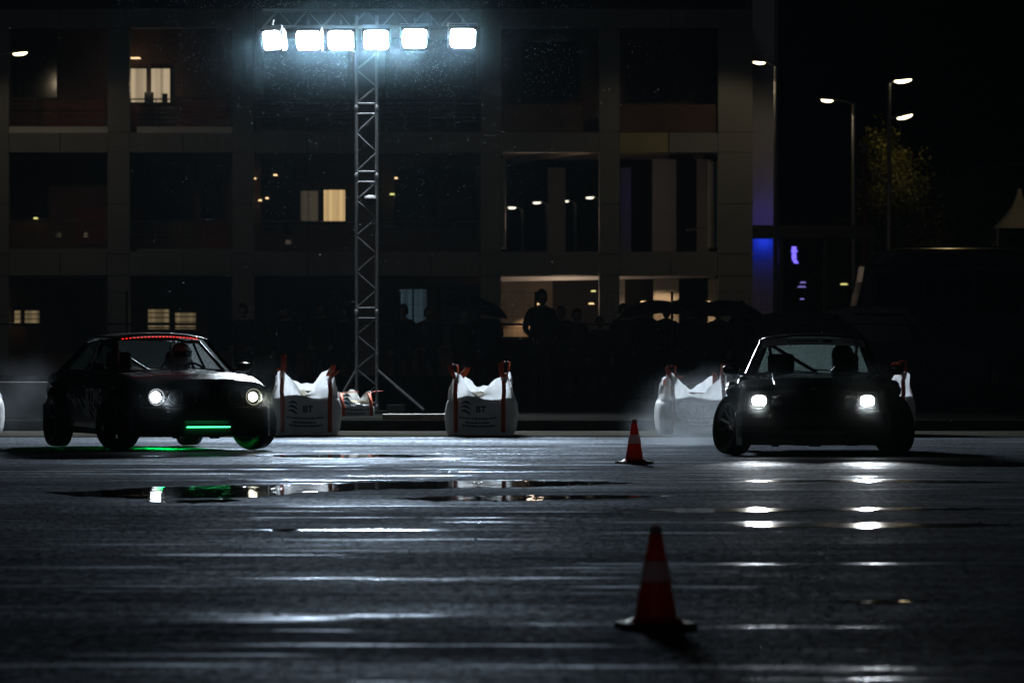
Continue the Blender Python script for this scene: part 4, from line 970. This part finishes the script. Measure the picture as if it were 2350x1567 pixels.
for px in (1790, 1890, 2000): mb = MB(); bx(mb, px, px+7, 545, 900, Dt-2.9, Dt-2.6, Dt-2.9); mb.build('canopy_post', M['window_frame'], cnp)
for (px, py, w_, m) in ((1843, 648, 7, 'blue_small'), (1840, 658, 10, 'blue_small'), (1841, 686, 5, 'blue_small'), (1937, 652, 9, 'green_glow')):
    mb = MB(); c = P(px, py, Dt-2.4); k = w_*.0133; mb.prism([(c.x-k, c.y, c.z-.02), (c.x+k, c.y, c.z-.02), (c.x+k, c.y+.08, c.z-.02), (c.x-k, c.y+.08, c.z-.02)], [(c.x-k*.7, c.y, c.z+.02), (c.x+k*.7, c.y, c.z+.02), (c.x+k*.7, c.y+.08, c.z+.02), (c.x-k*.7, c.y+.08, c.z+.02)]); mb.build('canopy_light', M[m], cnp)
lamp('AREA', 'blue_downlight', (PX(1752, Dt), Dt-.35, PZ(550, Dt)), 2.0, (.02, .06, 1), tb, (PX(1752, Dt), Dt+.6, PZ(630, Dt)), size=.4)
lamp('AREA', 'blue_uplight', (PX(1752, Dt), Dt-.9, PZ(514, Dt)), 1.3, (.10, .06, 1), tb, (PX(1752, Dt), Dt+.1, PZ(440, Dt)), size=.4)
lamp('AREA', 'blue_inner_light', (PX(1500, D), D+12, PZ(420, D)), 2.5, (.06, .05, .5), off, (PX(1540, D), D+14, PZ(500, D)), size=1)
sg = thing('light_sign', 'small glowing blue hanging sign under the black canopy', 'sign', P(1823, 600, 165))
mb = MB(); c0 = P(1823, 600, 165)
def sp(a): return [tuple(P(x, y, 165)-c0) for x, y in a]
for poly in ([(1817.5, 566), (1827.5, 566), (1827.5, 573.5), (1817.5, 573.5)], [(1816, 574), (1830, 574), (1830, 578.5), (1816, 578.5)], [(1817.5, 579), (1827.5, 579), (1827.5, 582), (1817.5, 582)], [(1817.5, 583), (1827.5, 583), (1827.5, 594), (1817.5, 594)], [(1817.5, 595), (1827.5, 595), (1833, 604.5), (1823.5, 604.5)]):
    a = sp(poly); mb.prism(a, [(x, y+.08, z) for x, y, z in a])
mb.build('lit_face', M['blue_sign'], sg)
mb = MB(); a = sp([(1815, 563), (1832, 563), (1835, 608), (1815, 608)]); mb.prism([(x, y+.10, z) for x, y, z in a], [(x, y+.2, z) for x, y, z in a]); mb.tube([Vector(sp([(1823, 545)])[0])+Vector((0, .15, 0)), Vector(sp([(1823, 565)])[0])+Vector((0, .15, 0))], .02, 5); mb.build('sign_back', M['window_frame'], sg)
for (px, py, w_, m) in ((1843, 648, 7, 'blue_small'), (1840, 658, 10, 'blue_small'), (1841, 686, 5, 'blue_small'), (1937, 652, 9, 'small_glow'), (1921, 732, 6, 'small_glow'), (2019, 733, 10, 'green_glow'), (2024, 798, 5, 'small_glow'), (2052, 800, 5, 'small_glow'), (2311, 804, 5, 'blue_small')): pass

# ------------------------------------------------------------------ street lamps
def street_lamp(label, px, py, d, pole_px, wpx, tilt, on='lamp_warm', power=0, aim=None, spot=150, side=None, col=(1, .80, .52)):
    hp = P(px, py, d); bxp = PX(pole_px, d); s = thing('street_lamp', label, 'street lamp', (bxp, d, .14), 0, 'street lamps'); o = Vector((bxp, d, .14)); h = hp-o
    W = wpx*d/F/2; sgn = 1 if h.x > 0 else -1
    q = MB(); q.tube([(0, 0, 0), (0, 0, h.z-.35), (0, 0, h.z-.12)], [.10, .07, .06], 10); q.build('pole', M['pole'], s, smooth=50)
    q = MB(); q.tube([(0, 0, h.z-.14), (h.x*.3, 0, h.z-.05), (h.x-sgn*W*.9, 0, h.z+.03)], .035, 8); q.build('arm', M['pole'], s, smooth=50)
    hd = empty('lamp_head', tuple(h), 0, s); hd.rotation_euler.y = R(tilt)
    q = MB(); rows = []
    for i in range(7):
        t = i/6; sc2 = sqrt(max(0, 1-t*t)); rows.append([(cos(2*pi*k/20)*W*1.05*sc2, sin(2*pi*k/20)*.17*sc2, .0+t*.10) for k in range(20)])
    q.grid(rows, True); q.build('housing', M['plastic'], hd, smooth=60)
    q = MB(); rows = []
    for i in range(7):
        t = i/6; sc2 = sqrt(max(0.0004, 1-t*t)); rows.append([(cos(2*pi*k/20)*W*sc2, sin(2*pi*k/20)*.15*sc2, -.004-t*wpx*d/F*.17) for k in range(20)])
    q.grid(rows, True); q.build('lens', M[on], hd, smooth=60)
    if power:
        l = lamp('SPOT', 'street_lamp_light', tuple(hp-Vector((0, 0, .25))), power, col, s, aim or (hp.x, hp.y+1, 0), spot, .12, .25)
    return s
street_lamp('lit street lamp at the far left in front of the top-floor balcony', 46, 122, 165, -25, 33, -6, power=52, aim=(PX(100, 165), 168.5, 0), spot=140)
street_lamp('lit street lamp in front of the blue-lit tower, against the end of the office building', 1742, 143, 165, 1781, 28, 4, power=82, aim=(PX(1600, 165), 168.8, 0), spot=140, col=(1, .80, .48))
street_lamp('lit street lamp on a tall grey pole, lowest-left of the three on the right', 1898, 230, 190, 1960, 28, 4, power=60)
street_lamp('brightest and highest street lamp on the right side', 2072, 184, 200, 2040, 40, -6, power=0)
street_lamp('thin tilted street lamp directly under the brightest one', 2076, 267, 240, 2039, 36, -14, power=85, aim=(PX(2080, 240), 244, 6), spot=150, col=(1, .72, .25))
for px, py, lab in ((1175, 476, 'lit street lamp seen through the open balcony, leftmost of four'), (1232, 464.5, 'lit street lamp seen through the open balcony, second of four from the left'), (1296, 461, 'lit street lamp seen through the open balcony, third of four from the left'), (1354, 453, 'lit street lamp seen through the open balcony, rightmost of four')):
    street_lamp(lab, px, py, 330, px+24, 19, random.uniform(-2, 2), on='lamp_far')
q = MB(); q.tube([P(1984, 880, 210), P(1984, 330, 210)], .09, 8); q.cm = 1; q.tube([P(1984, 352, 209.9), P(1984, 330, 209.9)], .14, 8); simple('flue_pipe', 'thin reddish pole with a pale collar right of the grey lamp pole', 'pole', [M['redpanel'], M['wood']], q, 0)
q = MB(); q.tube([(PX(2150+i*14, 150), 150, PZ(388-(i/14)**2*12, 150)) for i in range(17)], .012, 5, False); simple('overhead_cable', 'thin overhead cable crossing the dark sky at the right edge', 'cable', M['railmetal'], q, 0)

# ------------------------------------------------------------------ trees
def tree(label, px, d, h, rx, ntuft, seed, base=.25):
    rnd = random.Random(seed); t = thing('tree', label, 'tree', (PX(px, d), d, .14), 0, 'trees beyond the yard')
    tr = MB(); pts = [Vector((0, 0, 0))]
    for i in range(6): pts.append(pts[-1]+Vector((rnd.uniform(-.15, .15), rnd.uniform(-.15, .15), h*.13)))
    tr.tube(pts, [.22-.025*i for i in range(7)], 8); tips = []
    for i in range(26):
        s = pts[rnd.randint(2, 6)]; a = rnd.uniform(0, 6.28); el = rnd.uniform(.1, 1.1); L_ = rnd.uniform(.5, 1)*rx
        e = s+Vector((cos(a)*cos(el)*L_, sin(a)*cos(el)*L_, sin(el)*L_*1.1)); mid = (s+e)/2+Vector((0, 0, .2)); tr.tube([s, mid, e], [.07, .04, .015], 5); tips += [e, mid, e.lerp(mid, .5)]
    tr.build('trunk', M['bark'], t, smooth=60)
    c = MB()
    for i in range(ntuft):
        k = rnd.choice(tips)+Vector((rnd.gauss(0, .45), rnd.gauss(0, .45), rnd.gauss(0, .4))); 
        for j in range(9):
            p = k+Vector((rnd.gauss(0, .22), rnd.gauss(0, .22), rnd.gauss(0, .18))); u = Vector((rnd.gauss(0, 1), rnd.gauss(0, 1), rnd.gauss(0, 1))).normalized(); v = u.cross(Vector((rnd.gauss(0, 1), rnd.gauss(0, 1), rnd.gauss(0, 1)))).normalized(); s = rnd.uniform(.035, .08)
            c.add([p-u*s, p+v*s*.5, p+u*s, p-v*s*.5], [(0, 1, 2, 3)])
    c.build('crown', M['leaf'], t)
tree('leafy tree lit yellow from above, under the two highest street lamps', 2085, 242, 9.0, 2.5, 1700, 3)
tree('dark bushy tree to the right of the yellow-lit tree', 2215, 232, 8.2, 2.8, 1300, 4)
tree('dim tree standing behind the grey lamp pole', 1900, 250, 6.4, 2.0, 500, 5)

# ------------------------------------------------------------------ coach, tent, parked cars behind
ch = thing('coach', 'long dark coach parked behind the fence at the right', 'coach', (PX(1960, 125), 125, .14))
cw = PX(2300, 125)-PX(1960, 125); zt = PZ(569, 125)-.14
def prof(off_=0): return [(0, .35), (-.05, 1.2), (.08, 2.0), (.30, zt-.32), (.62, zt-.06), (1.1, zt), (cw+1.5, zt), (cw+1.5, .35)]
q = MB(); pr = prof(); rows = []
for yy, ins in ((0, .10), (.06, .02), (.2, 0), (2.3, 0), (2.44, .02), (2.5, .10)): rows.append([(x+(ins if i < 5 else 0), yy, z-(ins if 3 <= i <= 6 else 0)) for i, (x, z) in enumerate(pr)])
q.grid([[*r] for r in rows], True); q.f += [tuple(range(8)), tuple(range(40, 48))]; q.m += [0, 0]; q.build('body', M['darkgrey'], ch, smooth=35)
for i in range(4): q = MB(); q.box(.5+i*1.1, 1.5+i*1.1, -.012, .05, zt-1.45, zt-.55); q.build('window', M['glassdark'], ch, bevel=.03)
q = MB(); q.prism([(.0, .2, 1.3), (.0, 2.3, 1.3), (.24, 2.3, zt-.4), (.24, .2, zt-.4)], [(.05, .2, 1.3), (.05, 2.3, 1.3), (.29, 2.3, zt-.4), (.29, .2, zt-.4)]); q.build('windscreen', M['glassdark'], ch)
q = MB(); q.tube([(.35, -.03, zt-.38), (cw+1.4, -.03, zt-.36)], .018, 5); q.build('side_trim', M['chrome'], ch)
q = MB(); q.tube([(.8, -.02, zt+.012), (cw+1.4, -.02, zt+.022)], .02, 6); q.build('roof_gutter', M['chrome'], ch)
for xx in (1.0, cw+.4):
    q = MB(); q.lathe([(.001, -.02), (.28, -.02), (.46, -.03), (.48, .02), (.48, .25), (.001, .25)], 'Y', 28, (xx, .02, .48)); q.build('wheel', M['rubber'], ch, smooth=40)
lamp('SPOT', 'gutter_fill_light', P(2170, 480, 126.4), 30, (1, .75, .35), ch, P(2170, 600, 126.3), 140, .2)  # added lamp without a fitting, picks out the coach's roof gutter
tn = thing('marquee_tent', 'pale pointed tent top lit warm at the right edge', 'tent', (PX(2352, 140), 141.5, .14))
q = MB(); zc_ = PZ(430, 140)-.14; ze_ = PZ(522, 140)-.14; rows = []
for i in range(9):
    t = i/8; hw_ = .05+(1.0-.05)*(t**1.7)*.65; rows.append([(cos(2*pi*(k+.5)/24)*hw_*(abs(cos(2*pi*(k+.5)/24))**6+abs(sin(2*pi*(k+.5)/24))**6)**(-1/6), sin(2*pi*(k+.5)/24)*hw_*(abs(cos(2*pi*(k+.5)/24))**6+abs(sin(2*pi*(k+.5)/24))**6)**(-1/6), zc_+(ze_-zc_)*t) for k in range(24)])
q.grid(rows, True); q.build('tent_roof', M['canvas'], tn, smooth=40)
for sx in (-1, 1):
    for sy in (-1, 1): q = MB(); q.tube([(sx*.6, sy*.6, 0), (sx*.6, sy*.6, ze_)], .03, 6); q.build('tent_pole', M['alu'], tn)
lamp('SPOT', 'tent_lamp_light', P(2400, 380, 136), 26, (1, .78, .42), tn, P(2345, 500, 141), 60, .1)
def parked(label, px, d, rz, sc_):
    e = thing('parked_car', label, 'car', (PX(px, d), d, .14), R(rz), 'parked cars beyond the fence')
    q = MB(); pr = [(-2.1, .3), (-2.15, .8), (-1.9, 1.0), (-1.35, 1.05), (-.85, 1.5*sc_), (-.4, 1.58*sc_), (.6, 1.56*sc_), (1.25, 1.05), (1.95, .92), (2.15, .7), (2.15, .3)]
    rows = []
    for y, k in ((-.86, 0), (-.88, .02), (-.72, 1), (0, 1.02), (.72, 1), (.88, .02), (.86, 0)):
        rows.append([(x, y, z if z < 1.06 else (1.05+(z-1.05)*min(1, k)) if k < .5 else z+(.02 if k > 1 else 0)) for x, z in pr])
    q.grid(rows); q.f += [tuple(range(11)), tuple(range(66, 77))]; q.m += [0, 0]; q.build('body', M['darkgrey'], e, smooth=40)
    for s in (-1, 1): q = MB(); q.prism([(-.75, s*.83, 1.08), (1.05, s*.83, 1.08), (.55, s*.75, 1.48*sc_), (-.35, s*.75, 1.48*sc_)], [(-.75, s*.80, 1.08), (1.05, s*.80, 1.08), (.55, s*.72, 1.48*sc_), (-.35, s*.72, 1.48*sc_)]); q.build('side_window', M['glassdark'], e)
    for x in (-1.35, 1.35):
        for s in (-1, 1): q = MB(); q.lathe([(.001, -.1), (.2, -.1), (.31, -.1), (.33, -.06), (.33, .06), (.31, .1), (.001, .1)], 'Y', 24, (x, s*.80, .33)); q.build('wheel', M['rubber'], e, smooth=40)
g = MB(); g.box(PX(1085, 150), PX(1725, 150), 150, 150.3, .14, PZ(778, 150)); g.cm = 0; g.box(PX(1083, 150), PX(1727, 150), 149.95, 150.35, PZ(778, 150)+.002, PZ(778, 150)+.06)  # dark screen added to black out the foot of the lit lobby
simple('dark_screen', 'dark screen added to hide the lower part of the lit ground floor, behind the spectators', 'wall', M['verge'], g, .01)
parked('dark parked car whose roof shows above the middle of the black coupe', 1830, 104, 8, 1.0)
parked('dark parked car whose roof shows above the right end of the black coupe', 2005, 106, -6, 1.08)

# ------------------------------------------------------------------ spectators and umbrellas
def umbrella(label, px, py, d, rad, tilt=(0, 0), hh=.8):
    e = thing('umbrella', label, 'umbrella', tuple(P(px, py, d)), 0, 'umbrellas of the spectators'); e.rotation_euler = (R(tilt[0]), R(tilt[1]), 0)
    q = MB(); n = 32; rows = []
    for i in range(9):
        t = i/8; rows.append([(cos(2*pi*k/n)*rad*t*(1-.05*abs(sin(4*2*pi*k/n))*t), sin(2*pi*k/n)*rad*t*(1-.05*abs(sin(4*2*pi*k/n))*t), -.30*rad*t*t-.10*rad*t**6+(-.0)*t) for k in range(n)])
    q.grid(rows, True); q.build('canopy', M['umbrella'], e, smooth=60, solid=.004)
    q = MB(); q.tube([(0, 0, .06), (0, 0, -hh)], .009, 6)
    for k in range(8): a = 2*pi*k/8; q.tube([(0, 0, -.32*rad-.1), (cos(a)*rad*.5, sin(a)*rad*.5, -.09*rad)], .004, 4)
    q.build('shaft', M['window_frame'], e)
pd = 101
crowd = [(925, 0, 1.72, 'down', 'hood', 'spectator in a hooded coat beside the mast, left of the dim blue doorway'), (985, 1, 1.68, 'pocket', None, 'bare-headed spectator in front of the dim blue doorway'), (1062, 2, 1.66, 'hold', None, 'spectator under the left part of the tilted umbrella'), (1120, 0, 1.74, 'hold', 'hood', 'spectator holding the tilted umbrella'),
    (1243, 1, 1.98, 'pocket', 'hood', 'tall hooded spectator silhouetted against the orange-lit lobby wall'), (1287, 0, 1.70, 'down', None, 'bare-headed spectator just right of the tall hooded one'), (1322, 2, 1.64, 'pocket', 'hood', 'short hooded spectator left of the lit lobby lamp'), (1428, 1, 1.72, 'down', 'hood', 'hooded spectator at the left edge of the wide umbrellas'),
    (1482, 0, 1.74, 'hold', None, 'spectator holding the leftmost of the wide umbrellas'), (1532, 2, 1.70, 'pocket', None, 'spectator between the leftmost and the middle wide umbrella'), (1590, 1, 1.75, 'hold', 'hood', 'spectator holding the middle wide umbrella'), (1648, 0, 1.68, 'down', None, 'spectator under the right rim of the middle wide umbrella'), (1700, 2, 1.76, 'hold', 'hood', 'spectator holding the rightmost of the wide umbrellas'), (1375, 2, 1.5, 'down', None, 'short spectator in front of the grey lobby post'),
    (560, 0, 1.72, 'pocket', 'hood', 'hooded spectator behind the saloon roof, left of the first bag'), (655, 1, 1.70, 'down', None, 'spectator standing above the first bulk bag'), (735, 2, 1.75, 'pocket', 'hood', 'hooded spectator left of the truss mast'), (790, 0, 1.68, 'down', None, 'spectator right beside the truss mast on its left')]
for i, (px, ci, hh, arms, hat, lab) in enumerate(crowd):
    d = pd+random.uniform(0, 3.5); person(lab, (PX(px, d), d, .14), random.uniform(-.5, .5), M['cloth'][ci], hh, arms, hat, 'spectators behind the fence', random.uniform(-.2, .2))
umbrella('tilted black umbrella in front of the left edge of the lit lobby', 1100, 684, 101, .58, (4, 14))
umbrella('leftmost of three wide black umbrellas in front of the right bays', 1490, 690, 101.5, .62, (0, -8))
umbrella('middle of three wide black umbrellas in front of the right bays', 1590, 686, 102.5, .66, (3, 3))
umbrella('rightmost of three wide black umbrellas, in front of the tower foot', 1690, 692, 101.5, .66, (0, 12))

# ------------------------------------------------------------------ air: haze, tyre spray, rain
def volume(name, col, dens, aniso=.6, noisy=None, inner=.25):
    m = bpy.data.materials.new(name); m.use_nodes = True; nt = m.node_tree; nt.nodes.remove(nt.nodes['Principled BSDF'])
    v = nt.nodes.new('ShaderNodeVolumePrincipled'); v.inputs['Color'].default_value = (*col, 1); v.inputs['Density'].default_value = dens; v.inputs['Anisotropy'].default_value = aniso
    nt.links.new(v.outputs[0], nt.nodes['Material Output'].inputs['Volume'])
    if noisy:
        tc = nt.nodes.new('ShaderNodeTexCoord'); n = nt.nodes.new('ShaderNodeTexNoise'); n.inputs['Scale'].default_value = noisy; n.inputs['Detail'].default_value = 4
        ln = nt.nodes.new('ShaderNodeVectorMath'); ln.operation = 'LENGTH'; nt.links.new(tc.outputs['Object'], ln.inputs[0])
        fo = nt.nodes.new('ShaderNodeMapRange'); fo.inputs[1].default_value = inner; fo.inputs[2].default_value = 1; fo.inputs[3].default_value = 1; fo.inputs[4].default_value = 0; fo.interpolation_type = 'SMOOTHSTEP'; nt.links.new(ln.outputs['Value'], fo.inputs['Value'])
        nr = nt.nodes.new('ShaderNodeMapRange'); nr.inputs[1].default_value = .38; nr.inputs[2].default_value = .65; nt.links.new(tc.outputs['Object'], n.inputs['Vector']); nt.links.new(n.outputs['Fac'], nr.inputs['Value'])
        a = nt.nodes.new('ShaderNodeMath'); a.operation = 'MULTIPLY'; nt.links.new(fo.outputs[0], a.inputs[0]); nt.links.new(nr.outputs[0], a.inputs[1])
        b_ = nt.nodes.new('ShaderNodeMath'); b_.operation = 'MULTIPLY'; b_.inputs[1].default_value = dens; nt.links.new(a.outputs[0], b_.inputs[0]); nt.links.new(b_.outputs[0], v.inputs['Density'])
    return m
q = MB(); q.box(-60, 60, -4, 345, -1.3, 22); hz = q.build('haze', volume('rain_haze', (.70, .9, 1), .00006, .3)); tag(hz, 'thin rain haze in the night air', 'haze', kind='stuff')
def spray(label, loc, scale, rot, dens):
    q = MB(); rows = [[(max(.0001, sin(pi*i/12))*cos(2*pi*k/24), max(.0001, sin(pi*i/12))*sin(2*pi*k/24), cos(pi*i/12)) for k in range(24)] for i in range(13)]; q.grid(rows, True)
    o = q.build('tyre_spray', volume('tyre_spray_mist', (.85, .92, 1), dens, .45, 1.6)); o.location = loc; o.scale = scale; o.rotation_euler = rot; tag(o, label, 'spray', kind='stuff'); return o
spray('mist of tyre spray thrown up behind the left side of the black coupe', (PX(1600, 67.5), 67.8, .30), (.95, 2.6, .75), (0, R(-8), R(5)), .17)
spray('faint tyre spray hanging behind the tail of the green and black saloon', (PX(45, 69.5), 69.5, .55), (.75, 2.0, .65), (0, 0, 0), .03)
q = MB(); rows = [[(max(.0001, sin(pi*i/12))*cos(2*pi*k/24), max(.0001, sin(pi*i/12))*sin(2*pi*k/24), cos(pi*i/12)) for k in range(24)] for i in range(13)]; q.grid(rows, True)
o = q.build('floodlight_halo', volume('floodlight_halo_volume', (.50, .82, 1), .0095, .5, .9, 0)); o.location = (PX(845, TD), TD-.2, PZ(88, TD)); o.scale = (3.4, 1.6, 1.55); tag(o, 'mist ball added for the rain glow and bloom round the floodlights', 'mist', kind='stuff')  # local mist added to imitate rain glow and lens bloom at the lamps
for car, pp, which in ((carA, CA, 'green and black saloon'), (carB, CB, 'black coupe')):
    a = car.rotation_euler.z; m = volume('headlight_halo_volume', (.80, .92, 1), .06, .5, .9, 0)  # mist balls added to give each headlight its flare halo
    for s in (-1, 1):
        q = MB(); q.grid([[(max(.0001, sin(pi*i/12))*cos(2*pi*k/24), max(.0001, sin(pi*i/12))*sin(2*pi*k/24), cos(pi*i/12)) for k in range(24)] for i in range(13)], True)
        fx = pp['xf']+.36; y = s*pp['ly'][0]; o = q.build('headlight_halo', m); o.location = (car.location.x+cos(a)*fx-sin(a)*y, car.location.y+sin(a)*fx+cos(a)*y, pp['hz']); o.scale = (.56, .58, .54); o.rotation_euler.z = a
        tag(o, 'added mist ball for the flare round the %s headlight of the %s' % ('nearside' if s < 0 else 'offside', which), 'mist', kind='stuff')
        l = lamp('SPOT', 'headlight_beam', (0, 0, 0), HEAD_W[which[0]], {-1: (.86, .93, 1), 1: (1, .98, .75)}[s] if which[0] == 'g' else (1, .97, .9), None, None, 24, .06, .9)
        l.parent = car; l.location = (pp['xf']+.06, y, pp['hz']); l.rotation_euler = (0, R(-90+3), 0); l.rotation_euler = Vector((1, 0, -.06)).to_track_quat('-Z', 'Y').to_euler()
rd = random.Random(11); q = MB()
for i in range(7500):
    d = rd.uniform(74, 99); px = rd.gauss(850, 300); py = abs(rd.gauss(0, 190)) if rd.random() < .8 else rd.uniform(0, 900)
    p = P(px, py, d); l = rd.uniform(.004, .011); r_ = rd.uniform(.0004, .0010); u = Vector((.86, .1, .5)).normalized()*l
    if p.z < .3: continue
    q.add([p+u, p-u, p+Vector((-r_, 0, r_)), p+Vector((r_, 0, -r_)), p+Vector((0, r_, 0)), p+Vector((0, -r_, 0))], [(0, 2, 4), (0, 4, 3), (0, 3, 5), (0, 5, 2), (1, 4, 2), (1, 3, 4), (1, 5, 3), (1, 2, 5)])
M['drop'] = backlit('rain_water_drop', (.8, .88, .95), .6, .1)
tag(q.build('rain', M['drop']), 'fine rain drifting through the floodlight beams', 'rain', kind='stuff')
